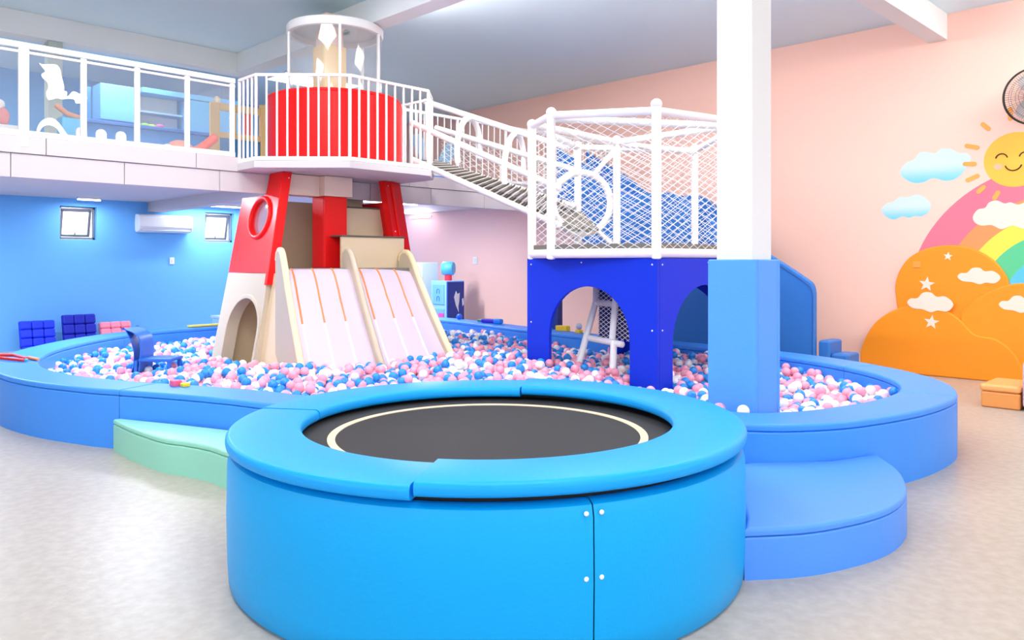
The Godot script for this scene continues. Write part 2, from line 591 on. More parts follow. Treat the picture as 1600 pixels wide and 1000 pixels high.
func added_windows_behind() -> void:  # unseen walls; their tall windows are added to let in daylight
	var sides := ["wall_front", "wall_left"]
	var spans := [[-4.0, 10.6], [-3.8, 7.4]]
	var labels := ["white wall with five added tall windows behind the camera", "white side wall with three added tall windows left of the camera"]
	var counts := [5, 4]
	var n := 3
	for s in 2:
		var a: float = spans[s][0]
		var w: float = (spans[s][1] - a) / counts[s]
		var at := func(along: float, out: float, h: float) -> Vector3:
			return P(-4.0 - out, along, h) if s == 0 else P(along, -4.0 - out, h)
		var wall := MB.new()
		var lo := -4.2 if s == 0 else -4.2
		var hi := 10.8 if s == 0 else 14.6
		wall.bx(at.call(lo, 0.0, 0.0), at.call(hi, 0.2, 0.6), 0.0005)
		wall.bx(at.call(lo, 0.0, 3.7), at.call(hi, 0.2, 4.45), 0.0005)
		for k in counts[s] + 1:
			var e0: float = a + k * w - 0.15 if k > 0 else lo
			var e1: float = a + k * w + 0.15 if k < counts[s] else hi
			wall.bx(at.call(e0, 0.0, 0.6), at.call(e1, 0.2, 3.7), 0.0005)
		struct(sides[s], wall, M.white_wall, labels[s], "wall")
		for k in counts[s]:
			var p0: float = a + k * w + 0.15
			var p1: float = a + (k + 1) * w - 0.15
			var t := thing("window_%d" % n, "added tall framed window %s, number %d from the corner behind the camera" % [["behind the camera", "left of the camera"][s], k + 1], "window", at.call((p0 + p1) / 2, 0.1, 0.6))
			n += 1
			t.set_meta("kind", "structure")
			for e in [[p0, 0.6, p0 + 0.06, 3.7], [p1 - 0.06, 0.6, p1, 3.7], [p0, 0.6, p1, 0.66], [p0, 3.64, p1, 3.7], [(p0 + p1) / 2 - 0.03, 0.6, (p0 + p1) / 2 + 0.03, 3.7]]:
				put("window_frame", MB.new().bx(at.call(e[0], 0.07, e[1]), at.call(e[2], 0.13, e[3]), 0.004), M.white_metal, t)
			put("pane", MB.new().bx(at.call(p0 + 0.05, 0.097, 0.65), at.call(p1 - 0.05, 0.103, 3.65), 0.001), M.glass, t)


# ---------------------------------------------------------------- mezzanine
func mezzanine() -> void:
	var t := thing("mezzanine_floor", "white mezzanine floor with panelled fascia along the blue end", "mezzanine", P(8.2, 3.0, 2.46))
	t.set_meta("kind", "structure")
	put("slab", MB.new().bx(P(8.26, -4.0, 2.46), P(14.35, 10.6, 2.55), 0.002), M.fascia, t)
	# two rows of fascia panels
	var x := -4.0
	while x < 10.55:
		var e := minf(x + 0.97, 10.6)
		put("fascia_panel", MB.new().bx(P(8.2, x + 0.003, 2.17), P(8.25, e - 0.003, 2.385), 0.004), M.fascia, t)
		x = e
	x = -3.5
	put("fascia_panel", MB.new().bx(P(8.185, -4.0, 2.391), P(8.25, x - 0.003, 2.545), 0.004), M.fascia, t)
	while x < 10.55:
		var e := minf(x + 1.4, 10.6)
		put("fascia_panel", MB.new().bx(P(8.185, x + 0.003, 2.391), P(8.25, e - 0.003, 2.545), 0.004), M.fascia, t)
		x = e
	# glass railing
	var g := thing("glass_railing", "white framed glass railing along the left half of the mezzanine edge", "railing", P(8.2, 1.0, 2.545))
	put("top_rail", MB.new().bx(P(8.18, -4.0, 3.345), P(8.225, 3.93, 3.40), 0.008), M.white_metal, g)
	put("rail", MB.new().bx(P(8.185, -4.0, 3.30), P(8.22, 3.93, 3.325), 0.005), M.white_metal, g)
	put("bottom_rail", MB.new().bx(P(8.185, -4.0, 2.545), P(8.225, 3.93, 2.60), 0.006), M.white_metal, g)
	var posts := [-3.4, -2.35, -1.3, -0.2, 0.85, 1.92, 2.42, 2.91, 3.41, 3.90]
	for k in posts.size():
		var w := 0.042 if k == 5 else 0.027
		put("post", MB.new().bx(P(8.18 if k == 5 else 8.19, posts[k] - w, 2.45 if k == 5 else 2.6), P(8.22, posts[k] + w, 3.345), 0.006), M.white_metal, g)
		var a: float = -4.0 if k == 0 else posts[k - 1] + 0.03
		put("glass_pane", MB.new().bx(P(8.2, a, 2.6), P(8.208, posts[k] - 0.03, 3.30), 0.001), M.glass, g)
	# balustrade right of the balcony
	var r := thing("balustrade", "thin white balustrade on the mezzanine between balcony and pink wall", "railing", P(8.2, 8.3, 2.545))
	put("top_rail", MB.new().bx(P(8.18, 6.12, 3.36), P(8.22, 10.6, 3.40), 0.006), M.white_metal, r)
	put("bottom_rail", MB.new().bx(P(8.18, 6.12, 2.56), P(8.22, 10.6, 2.60), 0.006), M.white_metal, r)
	for k in 38:
		var v := 6.2 + k * 0.117
		var w := 0.016 if k % 8 == 0 else 0.007
		put("baluster", MB.new().bx(P(8.2 - w, v - w, 2.6), P(8.2 + w, v + w, 3.37), 0.003), M.white_metal, r)
	# blue panels with yellow mullions behind the balustrade's foot
	var b := thing("low_partition", "low blue boarded partition with yellow mullions behind the bridge", "partition", P(8.5, 7.3, 2.55))
	for k in 2:
		var v := 6.86 + k * 0.36
		put("blue_board", MB.new().bx(P(8.5, v, 2.55), P(8.53, v + 0.32, 2.73), 0.004), M.pad_blue, b)
		put("mullion", MB.new().bx(P(8.49, v + 0.32, 2.55), P(8.54, v + 0.36, 2.75), 0.004), M.wood, b)
	# butterfly shaped chair back on the mezzanine
	var c := thing("butterfly_chair", "pale blue butterfly shaped seat seen through the bridge hoops", "chair", P(9.2, 7.6, 2.55))
	for s in [-1, 1]:
		put("wing", MB.new().prism(curve(pts([0.02 * s, 0.25, 0.12 * s, 0.5, 0.3 * s, 0.72, 0.42 * s, 0.7, 0.38 * s, 0.48, 0.26 * s, 0.38, 0.34 * s, 0.2, 0.2 * s, 0.08, 0.04 * s, 0.16]), 4), 0, 0.05, xform(ACROSS_U, P(9.2, 7.55, 2.55)), 0.01, 0.01), mat(rgb8(150, 196, 226), 0.5), c)
	put("seat", MB.new().rbox(P(9.02, 7.55, 2.75), Vector3(0.4, 0.06, 0.36), 0.02), mat(rgb8(130, 186, 226), 0.5), c)
	put("leg", MB.new().rbox(P(9.02, 7.55, 2.64), Vector3(0.16, 0.2, 0.16), 0.02), mat(rgb8(130, 186, 226), 0.5), c)
	# tube lights under the mezzanine
	for a in [[13.95, 4.02, 4.38, 2.43, "white tube light above the grey window on the left"], [13.95, 5.8, 6.85, 2.43, "long white tube light above the air conditioner"], [13.9, 0.6, 1.9, 2.43, "white tube light under the mezzanine at the photo's left edge"],
			[11.2, 1.0, 2.2, 2.44, "white tube light under the mezzanine left of the pit chair"], [11.2, 7.6, 8.8, 2.44, "white tube light under the mezzanine behind the lighthouse"], [9.6, 3.0, 3.9, 2.44, "white tube light under the mezzanine beside the tower's arch"]]:
		var k := thing("tube_light", a[4], "light", P(a[0], (a[1] + a[2]) / 2, a[3]))
		put("housing", MB.new().bx(P(a[0] - 0.03, a[1], a[3]), P(a[0] + 0.03, a[2], a[3] + 0.03), 0.005), M.white_metal, k)
		put("light_tube", MB.new().tube(PackedVector3Array([P(a[0], a[1] + 0.01, a[3] - 0.01), P(a[0], a[2] - 0.01, a[3] - 0.01)]), 0.013, 10), M.led, k)
		area(k, Vector3(0, -0.03, 0), Vector3(-90, 0, 0), Vector2(a[2] - a[1], 0.05), (2.0 if a[0] > 13.5 else 5.5) * (a[2] - a[1]), Color(0.9, 0.94, 1.0))
	var w := thing("tube_light", "white tube light mounted high on the pink wall under the mezzanine", "light", P(13.3, 10.58, 2.37))
	put("housing", MB.new().bx(P(13.0, 10.57, 2.35), P(13.7, 10.6, 2.40), 0.005), M.white_metal, w)
	put("light_tube", MB.new().tube(PackedVector3Array([P(13.02, 10.555, 2.37), P(13.68, 10.555, 2.37)]), 0.013, 10), M.led, w)
	area(w, Vector3(-0.05, 0, -0.05), Vector3(0, 90, 0), Vector2(0.7, 0.04), 4.0, Color(0.92, 0.92, 1.0))


func area(parent: Node3D, at: Vector3, rot: Vector3, size: Vector2, energy: float, c: Color) -> void:
	var l := AreaLight3D.new()
	l.name = "tube_glow"
	l.area_size = size
	l.light_energy = energy
	l.light_color = c
	l.shadow_enabled = true
	l.set("area_range", 30.0)
	l.position = at
	l.rotation_degrees = rot
	parent.add_child(l, true)


# ---------------------------------------------------------------- trampoline
func trampoline() -> void:
	var c := P(2.81, 2.648, 0)
	var t := thing("trampoline", "large round bright blue padded trampoline with a black jumping mat", "trampoline", c)
	var front := atan2(-1.2, -0.23)   # angle of the front seam in camera axes
	# camera axes (right, forward) to world angle for lathe (cos -> x, sin -> z)
	var ang := func(right: float, fwd: float) -> float:
		var s := sqrt(0.5)
		var du := s * (fwd - right)
		var dv := s * (fwd + right)
		return atan2(-du, dv)
	# padded skirt in two visible halves, seam a little right of the middle
	var seam: float = ang.call(0.398, -1.142)
	for k in 3:
		var a0 := seam + k * TAU / 3 + 0.002
		var a1 := seam + (k + 1) * TAU / 3 - 0.002
		var pr := pts([1.15, 0.02, 1.185, 0.0, 1.2, 0.015, 1.206, 0.1, 1.21, 0.3, 1.206, 0.52, 1.195, 0.56, 1.17, 0.573, 1.13, 0.57, 1.13, 0.02])
		var o := put("skirt_panel", MB.new().lathe(pr, c, 40, a0, a1), M.tramp, t)
		for e in [a0 + 0.022, a1 - 0.022]:
			for y in [0.065, 0.31, 0.535]:
				var d := Vector3(cos(e), 0, sin(e))
				var b := Basis(Vector3.UP.cross(d), d, Vector3.UP).orthonormalized()
				put("stud", MB.new().lathe(pts([0.009, 0.0, 0.009, 0.003, 0.006, 0.006, 0.0, 0.007]), c + d * 1.208 + Vector3.UP * y, 10, 0, TAU, 60, b), M.white, o)
	# frame and springs' dark band
	put("frame_ring", MB.new().lathe(pts([1.12, 0.5, 1.12, 0.578, 1.08, 0.59, 1.04, 0.578, 1.04, 0.5]), c, 72), M.dark, t)
	put("spring_cover", MB.new().lathe(pts([0.9, 0.566, 1.06, 0.566, 1.06, 0.55, 0.9, 0.55]), c, 72), M.dark, t)
	put("jumping_mat", MB.new().lathe(pts([0.0, 0.557, 0.5, 0.560, 0.92, 0.570, 0.93, 0.562, 0.92, 0.552, 0.5, 0.545, 0.0, 0.543]), c, 72, 0, TAU, 30), M.mat_black, t)
	put("mat_ring", MB.new().lathe(pts([0.735, 0.5635, 0.735, 0.5685, 0.772, 0.5695, 0.772, 0.5645]), c, 96), M.cream, t)
	# three cushion pads with slightly lifted ends
	var s0: float = ang.call(-0.2, -1.05)
	for e in [[0, 1, 0.0], [1, 2, 0.002], [2, 4, 0.016]]:
		cushion_arc(t, c, 0.885, 1.215, 0.586 + e[2], 0.643 + e[2], s0 + e[0] * PI / 2 + 0.006, s0 + e[1] * PI / 2 - 0.006)


func cushion_arc(t: Node3D, c: Vector3, r0: float, r1: float, y0: float, y1: float, a0: float, a1: float) -> void:
	var m := MB.new()
	var sec := PackedVector2Array()
	var br := 0.022
	for q in [[r1, y0, -90, 0], [r1, y1, 0, 90], [r0, y1, 90, 180], [r0, y0, 180, 270]]:
		var cx: float = q[0] - br if q[0] == r1 else q[0] + br
		var cy: float = q[1] + br if q[1] == y0 else q[1] - br
		for k in 5:
			var a := deg_to_rad(q[2] + (q[3] - q[2]) * k / 4.0)
			sec.append(Vector2(cx + br * cos(a), cy + br * sin(a)))
	# the top is slightly crowned
	for i in sec.size():
		if sec[i].y > (y0 + y1) / 2:
			sec[i].y += 0.006 * sin(PI * (sec[i].x - r0) / (r1 - r0))
	sec.append(sec[0])
	var segs := 40
	m.lathe(sec, c, segs, a0, a1, 50)
	for e in 2:
		var a := a0 if e == 0 else a1
		var d := Vector3(cos(a), 0, sin(a))
		var nrm := Vector3(-sin(a), 0, cos(a)) * (-1 if e == 0 else 1)
		var mid := c + d * (r0 + r1) / 2 + Vector3.UP * (y0 + y1) / 2 + nrm * 0.006
		for i in sec.size() - 1:
			m.tri(mid, c + d * sec[i].x + Vector3.UP * sec[i].y, c + d * sec[i + 1].x + Vector3.UP * sec[i + 1].y, nrm, nrm, nrm)
	put("cushion_pad", m, M.tramp_top, t)


# ---------------------------------------------------------------- ball pit
var pit_inner := PackedVector2Array()


func pit() -> void:
	var ctl := pts([1.97, 4.66, 1.79, 5.18, 1.71, 5.7, 1.73, 6.22, 1.9, 6.72, 2.2, 7.14, 2.62, 7.5, 3.25, 7.84, 4.1, 8.08, 5.0, 8.16, 6.0, 8.2, 6.9, 8.27, 8.2, 8.5, 9.4, 8.72, 10.4, 8.84, 11.2, 8.7, 11.7, 8.15, 11.85, 7.2, 11.82, 6.2, 11.75, 5.2, 11.55, 4.06, 11.12, 3.33, 10.45, 2.68, 9.8, 2.22, 9.1, 1.9, 8.45, 1.72, 7.85, 1.67, 7.2, 1.75, 6.56, 1.95, 6.25, 2.09, 5.72, 2.34, 5.3, 2.5, 4.86, 2.64, 4.42, 2.92, 3.98, 3.42, 3.42, 3.9, 2.85, 4.12, 2.3, 4.28])
	var per := 8
	var outer := curve(ctl, per)
	var n := outer.size()
	var inner := PackedVector2Array()
	for i in n:
		var tg := (outer[(i + 2) % n] - outer[(i + n - 2) % n]).normalized()
		var nr := Vector2(-tg.y, tg.x)
		inner.append(outer[i] + nr * 0.38)
	# which side is inside
	if not Geometry2D.is_point_in_polygon(inner[0], outer):
		for i in n:
			inner[i] = outer[i] * 2 - inner[i]
	pit_inner = inner
	var seams := [3.0, 6.3, 9.5, 12.3, 14.6, 18.0, 20.8, 24.6, 29.0, 35.0]   # in control points
	var where := ["behind the blue column, under the step to the orange wall", "in front of the wave slide", "seen through the arched cube", "along the pink wall before the toy cupboards", "at the far corner hidden behind the lighthouse",
		"under the mezzanine, behind the lighthouse arch", "beside the floor chairs against the blue wall", "at the far left end with the red toy on it", "above the mint step, hugging the trampoline's left", "above the wide blue step, nearest the right foreground"]
	for s in seams.size():
		var i0 := int(seams[s] * per)
		var i1 := int((seams[(s + 1) % seams.size()] + (ctl.size() if s == seams.size() - 1 else 0)) * per)
		var a := PackedVector2Array()
		var b := PackedVector2Array()
		for i in range(i0, i1 + 1):
			a.append(outer[i % n])
			b.append(inner[i % n])
		# a hair of space at both ends
		a[0] = a[0].move_toward(a[1], 0.003)
		b[0] = b[0].move_toward(b[1], 0.003)
		a[a.size() - 1] = a[a.size() - 1].move_toward(a[a.size() - 2], 0.003)
		b[b.size() - 1] = b[b.size() - 1].move_toward(b[b.size() - 2], 0.003)
		var mid := a[a.size() / 2]
		var t := thing("pit_wall_segment", "curved blue padded ball pit wall %s" % where[s], "padded wall", P(mid.x, mid.y, 0))
		var plan := PackedVector2Array()
		for p in a:
			plan.append(Vector2(p.y, p.x))
		b.reverse()
		for p in b:
			plan.append(Vector2(p.y, p.x))
		put("wall_block", MB.new().prism(plan, 0.0, 0.398, xform(PLAN), 0.0, 0.012), M.rim, t)
		put("top_cushion", MB.new().prism(plan, 0.4, 0.445, xform(PLAN), 0.012, 0.02), M.rim, t)
	# steps on the outside
	var mt := thing("padded_step", "low mint green padded step with a wavy front left of the trampoline", "step", P(5.3, 2.2, 0))
	var mo := curve(pts([6.24, 2.045, 6.05, 2.035, 5.79, 2.03, 5.37, 2.055, 5.13, 2.13, 4.91, 2.18, 4.68, 2.19, 4.4, 2.24, 4.12, 2.3]), 5, false)
	mo.append_array(pts([4.06, 2.6, 4.2, 2.88, 4.38, 2.92, 4.62, 2.76, 4.86, 2.61, 5.3, 2.47, 5.72, 2.31, 6.0, 2.19, 6.22, 2.10]))
	put("step_body", MB.new().prism(swap(mo), 0.0, 0.196, xform(PLAN), 0.0, 0.01), M.mint, mt)
	put("top_cushion", MB.new().prism(swap(mo), 0.198, 0.235, xform(PLAN), 0.01, 0.016), M.mint, mt)
	var st := thing("padded_step", "wide pale blue padded step with a rounded front right of the trampoline", "step", P(1.8, 3.9, 0))
	var so := curve(pts([1.725, 3.17, 1.55, 3.41, 1.44, 3.69, 1.39, 3.95, 1.405, 4.2, 1.47, 4.42, 1.62, 4.72, 1.83, 4.98]), 6, false)
	so.append_array(pts([1.855, 4.93, 1.96, 4.63, 2.28, 4.25, 2.3, 4.12, 2.17, 3.8, 1.93, 3.53, 1.8, 3.33]))
	put("step_body", MB.new().prism(swap(so), 0.0, 0.188, xform(PLAN), 0.0, 0.01), M.step_blue, st)
	put("top_cushion", MB.new().prism(swap(so), 0.19, 0.228, xform(PLAN), 0.01, 0.018), M.step_blue, st)
	# padding round the front column
	var cp := thing("column_pad", "tall blue padded wrap around the foot of the white column", "padding", P(2.735, 5.02, 0))
	var lo := Vector2(2.555, 4.84)
	var hi := Vector2(2.915, 5.2)
	for e in [[lo.x, lo.y, hi.x, lo.y + 0.04], [lo.x, hi.y - 0.04, hi.x, hi.y], [lo.x, lo.y + 0.042, lo.x + 0.04, hi.y - 0.042], [hi.x - 0.04, lo.y + 0.042, hi.x, hi.y - 0.042]]:
		put("pad_panel", MB.new().bx(P(e[0], e[1], 0), P(e[2], e[3], 1.42), 0.012, 2), M.pad_blue, cp)
	balls()


func ball_height(u: float, v: float) -> float:
	var h := 0.27 + 0.035 * sin(u * 1.7 + v * 0.8) + 0.03 * sin(v * 2.3 - u * 0.9) + 0.02 * sin(u * 4.1) * sin(v * 3.7)
	h += 0.05 * exp(-pow((v - 4.6) / 0.9, 2) - pow((u - 5.6) / 2.0, 2))
	h -= 0.05 * smoothstep(8.6, 11.0, u)
	return h


func balls() -> void:
	var r := 0.0415
	var sp := SphereMesh.new()
	sp.radius = r
	sp.height = 2 * r
	sp.radial_segments = 20
	sp.rings = 10
	var cols := [rgb8(255, 168, 190), rgb8(252, 250, 250), rgb8(36, 146, 234)]
	var mats := []
	for c in cols:
		mats.append(mat(c, 0.3))
	var occl := pts([0, 571, 55, 571, 96, 582, 135, 588, 187, 592, 340, 606, 471, 620, 520, 608, 600, 598, 700, 594, 800, 595, 900, 601, 1000, 613, 1060, 624, 1120, 643, 1204, 647, 1300, 640, 1380, 628, 1412, 618, 1430, 600, 1600, 590])
	# solids that no ball may enter: u0, v0, u1, v1
	var solids := [[2.555, 4.84, 2.915, 5.2], [5.3, 5.83, 5.65, 5.9], [4.01, 5.83, 4.33, 5.9], [4.01, 5.83, 4.07, 6.1], [4.01, 7.2, 4.07, 7.5], [7.3, 3.98, 8.7, 5.7], [7.7, 3.86, 7.8, 4.0], [8.55, 3.86, 8.75, 4.0]]
	var spots := []
	var sx := 0.079
	var row := 0
	var u := 1.9
	while u < 11.9:
		var v := 1.7 + (0.5 * sx if row % 2 else 0.0)
		while v < 9.0:
			var q := Vector2(u + rng.randf_range(-0.014, 0.014), v + rng.randf_range(-0.014, 0.014))
			v += sx
			if not Geometry2D.is_point_in_polygon(q, pit_inner):
				continue
			var hid := false
			for s in solids:
				if q.x > s[0] - r and q.x < s[2] + r and q.y > s[1] - r and q.y < s[3] + r:
					hid = true
			if hid:
				continue
			var h := ball_height(q.x, q.y)
			# keep clear of the wall's inner face
			spots.append([q, h + rng.randf_range(-0.018, 0.022), true])
			if rng.randf() < 0.22:
				spots.append([q + Vector2(rng.randf_range(-0.03, 0.03), rng.randf_range(-0.03, 0.03)), h + rng.randf_range(0.05, 0.072), true])
			spots.append([q + Vector2(0.04, 0.022), h - 0.055, false])
		u += sx * 0.87
		row += 1
	var inside := []
	for s in spots:
		if Geometry2D.is_point_in_polygon(s[0], pit_inner):
			inside.append(s)
	var ranked := []
	for i in inside.size():
		var s = inside[i]
		var d: float = sqrt(0.5) * (s[0].x + s[0].y)
		var x: float = sqrt(0.5) * (s[0].y - s[0].x)
		var px := 800.0 + 1230.0 * x / d
		var py: float = 410.0 + 1230.0 * (1.4 - s[1] - r * 0.5) / d
		var lim := 0.0
		for k in occl.size() - 1:
			if px >= occl[k].x and px < occl[k + 1].x:
				lim = lerpf(occl[k].y, occl[k + 1].y, (px - occl[k].x) / (occl[k + 1].x - occl[k].x))
		if s[2] and py < lim - 1.0 and px > 0 and px < 1600 and not (px > 1100 and px < 1212 and d > 5.5):
			ranked.append([d, i])
	ranked.sort_custom(func(a, b): return a[0] < b[0])
	var single := {}
	for k in mini(300, ranked.size()):
		single[ranked[k][1]] = true
	var names := ["pink", "white", "blue"]
	var rest := []
	var rest_c := []
	for i in inside.size():
		var s = inside[i]
		var w := rng.randf()
		var c := 0 if w < 0.42 else (1 if w < 0.70 else 2)
		var at := P(s[0].x, s[0].y, s[1])
		if single.has(i):
			var o := MeshInstance3D.new()
			o.name = numbered("pit_ball")
			o.mesh = sp
			o.material_override = mats[c]
			o.position = at
			add_child(o)
			tag(o, "glossy %s plastic ball among the nearest in the ball pit" % names[c], "ball", "%s balls at the front of the ball pit" % names[c])
		else:
			rest.append(at)
			rest_c.append(cols[c].srgb_to_linear())
	var mm := MultiMesh.new()
	mm.transform_format = MultiMesh.TRANSFORM_3D
	mm.use_colors = true
	mm.mesh = sp
	mm.instance_count = rest.size()
	for i in rest.size():
		mm.set_instance_transform(i, Transform3D(Basis(), rest[i]))
		mm.set_instance_color(i, rest_c[i])
	var mi := MultiMeshInstance3D.new()
	mi.name = "pit_balls"
	mi.multimesh = mm
	mi.material_override = mat(Color.WHITE, 0.3, {"vertex_color_use_as_albedo": true})
	add_child(mi)
	tag(mi, "thousands of pink, white and blue plastic balls filling the pit", "balls", "", "stuff")


# ---------------------------------------------------------------- lighthouse
const CU := 8.02
const CV := 5.08


func lighthouse() -> void:
	var t := thing("lighthouse_tower", "red and beige lighthouse play tower with a porthole and an arched door", "play tower", P(CU, CV, 0))
	# left leaning panel in the plane v = 3.92 + 0.195 (h - 0.28)
	var lean := Transform3D(Basis(Vector3(0, 0, -1), Vector3(0.195, 1, 0), Vector3(1, 0, 0)), Vector3(3.92 - 0.195 * 0.28, 0, 0))
	var pc := Vector2(8.22, 1.90)
	var pr := 0.205
	# red upper panel in two halves that meet above and below the porthole
	var right := pts([7.82, 1.285, 8.22, 1.285])
	right.append_array(circle(pc, pr, pr, 20, -PI / 2, -3 * PI / 2))
	right.append_array(pts([8.22, 2.395, 7.90, 2.395]))
	var left := pts([8.22, 1.285, 8.75, 1.285, 8.75, 2.14, 8.265, 2.14, 8.265, 2.165, 8.22, 2.165])
	left = pts([8.22, 1.285, 8.75, 1.285, 8.75, 2.15, 8.22, 2.15])
	var arc := circle(pc, pr, pr, 20, PI / 2, -PI / 2)
	for i in arc.size():
		left.append(Vector2(arc[i].x, arc[i].y))
	# the porthole's half circles: x is u, so the greater u is the left half
	right = pts([7.82, 1.285, 8.22, 1.285])
	right.append_array(circle(pc, pr, pr, 20, -PI / 2, -3 * PI / 2))
	right.append_array(pts([8.22, 2.17, 8.18, 2.17, 8.18, 2.395, 7.90, 2.395]))
	var panel := put("red_panel", MB.new().prism(right, 0.0, 0.085, lean).prism(left, 0.0, 0.085, lean), M.red, t)
	var ring := PackedVector3Array()
	for k in 40:
		var a := TAU * k / 40
		ring.append(lean * Vector3(pc.x + 0.22 * cos(a), pc.y + 0.222 * sin(a), -0.004))
	put("porthole_ring", MB.new().tube(ring, 0.026, 10, true), M.red, panel)
	put("porthole_pane", MB.new().prism(circle(pc, 0.206, 0.206), 0.04, 0.046, lean), mat(Color(0.9, 0.85, 0.95, 0.25), 0.05, {"transparency": BaseMaterial3D.TRANSPARENCY_ALPHA}), panel)
	# red edge of the front corner, and its foot
	put("corner_post", MB.new().prism(pts([7.775, 1.16, 7.835, 1.16, 7.925, 2.395, 7.865, 2.395]), -0.012, 0.10, lean, 0.008, 0.008), M.red, t)
	for y in [1.22, 2.33]:
		put("screw", MB.new().ball(lean * Vector3(7.775 + (y - 1.16) * 0.073, y, 0.07), Vector3(0.008, 0.008, 0.006), 8), M.white, t)
	# beige lower panel with the arch
	var ac := Vector2(8.17, 0.64)
	var low := pts([7.70, 0.0, 7.79, 0.0])
	low.append_array(circle(ac, 0.38, 0.39, 24, PI, 0))
	low.append_array(pts([8.55, 0.0, 8.78, 0.0, 8.75, 1.28, 7.815, 1.28]))
	put("beige_panel", MB.new().prism(low, 0.0, 0.085, lean, 0.0, 0.0), M.pale_beige, t)
	var band := circle(ac, 0.40, 0.41, 24, PI, 0)
	var inn := circle(ac, 0.355, 0.365, 24, 0, PI)
	var trim := pts([7.77, 0.0])
	trim.append_array(band)
	trim.append_array(pts([8.57, 0.0, 8.525, 0.0]))
	trim.append_array(inn)
	trim.append(Vector2(7.815, 0.0))
	put("arch_trim", MB.new().prism(trim, -0.014, 0.13, lean, 0.008, 0.0), M.pale_beige, t)
	# inner walls seen through the arch
	put("inner_wall", MB.new().bx(P(7.45, 4.5, 0), P(8.75, 4.54, 1.28), 0.004).bx(P(8.70, 4.42, 1.28), P(8.74, 5.72, 2.14), 0.004).bx(P(8.70, 4.12, 0), P(8.74, 5.9, 1.28), 0.004), M.beige, t)
	# side of the slide platform
	put("platform_side", MB.new().prism(pts([7.35, 0.0, 7.76, 0.0, 7.79, 1.28, 7.4, 1.28]), 0.0, 0.04, lean * Transform3D(Basis(), Vector3(0, 0, 0.055))), M.beige, t)
	put("platform_floor", MB.new().bx(P(7.47, 4.3, 1.28), P(8.7, 5.78, 1.335), 0.008), M.grey_mat, t)
	put("platform_front", MB.new().bx(P(7.56, 4.25, 0.02), P(7.60, 5.8, 1.28), 0.006), M.beige, t)
	# right front panel, leaning outwards towards its foot
	var r0 := func(h: float, w: float) -> Vector3:
		return P(7.9 - (2.4 - h) * 0.08 + w * 0.35, 5.70 + (2.4 - h) * 0.135 + w, h)
	var rp := MB.new()
	for seg in [[0.0, 1.26, 0], [1.28, 2.395, 1]]:
		var m := MB.new()
		var a: Vector3 = r0.call(seg[0], 0.0)
		var b: Vector3 = r0.call(seg[0], 0.31)
		var c: Vector3 = r0.call(seg[1], 0.31)
		var d: Vector3 = r0.call(seg[1], 0.0)
		var th := P(0.085, -0.03, 0)
		var f := (b - a).cross(d - a).normalized()
		if f.z < 0:
			f = -f
		m.quad(a, b, c, d, f, f, f, f)
		m.quad(a + th, b + th, c + th, d + th, -f, -f, -f, -f)
		m.flat(a, d, d + th, a + th, Vector3.LEFT)
		m.flat(b, c, c + th, b + th, Vector3.RIGHT)
		m.flat(c, d, d + th, c + th, Vector3.UP)
		m.flat(a, b, b + th, a + th, Vector3.DOWN)
		put("red_panel" if seg[2] else "beige_panel", m, M.red if seg[2] else M.pale_beige, t)
	var side := Transform3D(Basis(Vector3(0, 0, -1), Vector3(-0.195, 1, 0), Vector3(1, 0, 0)), Vector3(6.10 + 0.195 * 0.28, 0, 0))
	put("red_panel", MB.new().prism(pts([7.95, 1.285, 8.75, 1.285, 8.75, 2.14, 8.0, 2.14]), 0.0, 0.08, side), M.red, t)
	put("beige_panel", MB.new().prism(pts([7.9, 0.0, 8.78, 0.0, 8.75, 1.28, 7.95, 1.28]), 0.0, 0.08, side), M.pale_beige, t)
	put("corner_post", MB.new().tube(PackedVector3Array([r0.call(1.2, 0.12) + Vector3(0, 0, 0.012), r0.call(2.39, 0.12) + Vector3(0, 0, 0.012)]), 0.016, 8), M.red, t)
	for y in [1.78, 2.34]:
		put("screw", MB.new().ball(r0.call(y, 0.05) + Vector3(0, 0, 0.004), Vector3(0.008, 0.008, 0.006), 8), M.white, t)
	# steps up to the balcony inside the tower
	var su := [7.72, 8.08, 8.44]
	var sv := [4.97, 5.2, 5.2]
	for k in 3:
		var h0 := 1.335 + k * 0.36
		put("riser", MB.new().bx(P(su[k], sv[k], h0), P(su[k] + 0.03, 5.86 - k * 0.05, h0 + 0.36), 0.003), M.beige, t)
		put("tread", MB.new().bx(P(su[k] - 0.015, sv[k] - 0.01, h0 + 0.36), P(su[k] + 0.38 if k < 2 else 8.7, 5.86 - k * 0.05, h0 + 0.378), 0.004), mat(rgb8(96, 88, 80), 0.5), t)
	put("soffit_beam", MB.new().bx(P(8.0, 4.45, 2.16), P(8.17, 4.86, 2.395), 0.006).bx(P(7.9, 4.86, 2.165), P(8.26, 5.24, 2.395), 0.006), mat(rgb8(238, 214, 196), 0.5), t)
	# red pad on the tower's column and the pillar above
	struct("column", MB.new().bx(P(7.97, 4.92, 0), P(8.19, 5.16, 4.3), 0.005), mat(rgb8(244, 216, 200), 0.6), "square pillar running up through the lighthouse and its lantern", "column")
	var cp := thing("column_pad", "glossy red padded sleeve on the pillar inside the lighthouse", "padding", P(8.08, 5.04, 1.335))
	put("pad_panel", MB.new().bx(P(7.94, 4.89, 1.335), P(7.968, 5.19, 2.165), 0.01, 2), M.red, cp)
	put("pad_panel", MB.new().bx(P(7.97, 4.89, 1.335), P(8.22, 4.917, 2.165), 0.01, 2), M.red, cp)
	put("pad_panel", MB.new().bx(P(7.97, 5.163, 1.335), P(8.22, 5.19, 2.165), 0.01, 2), M.red, cp)
	put("pad_panel", MB.new().bx(P(8.193, 4.919, 1.335), P(8.22, 5.161, 2.165), 0.01, 2), M.red, cp)
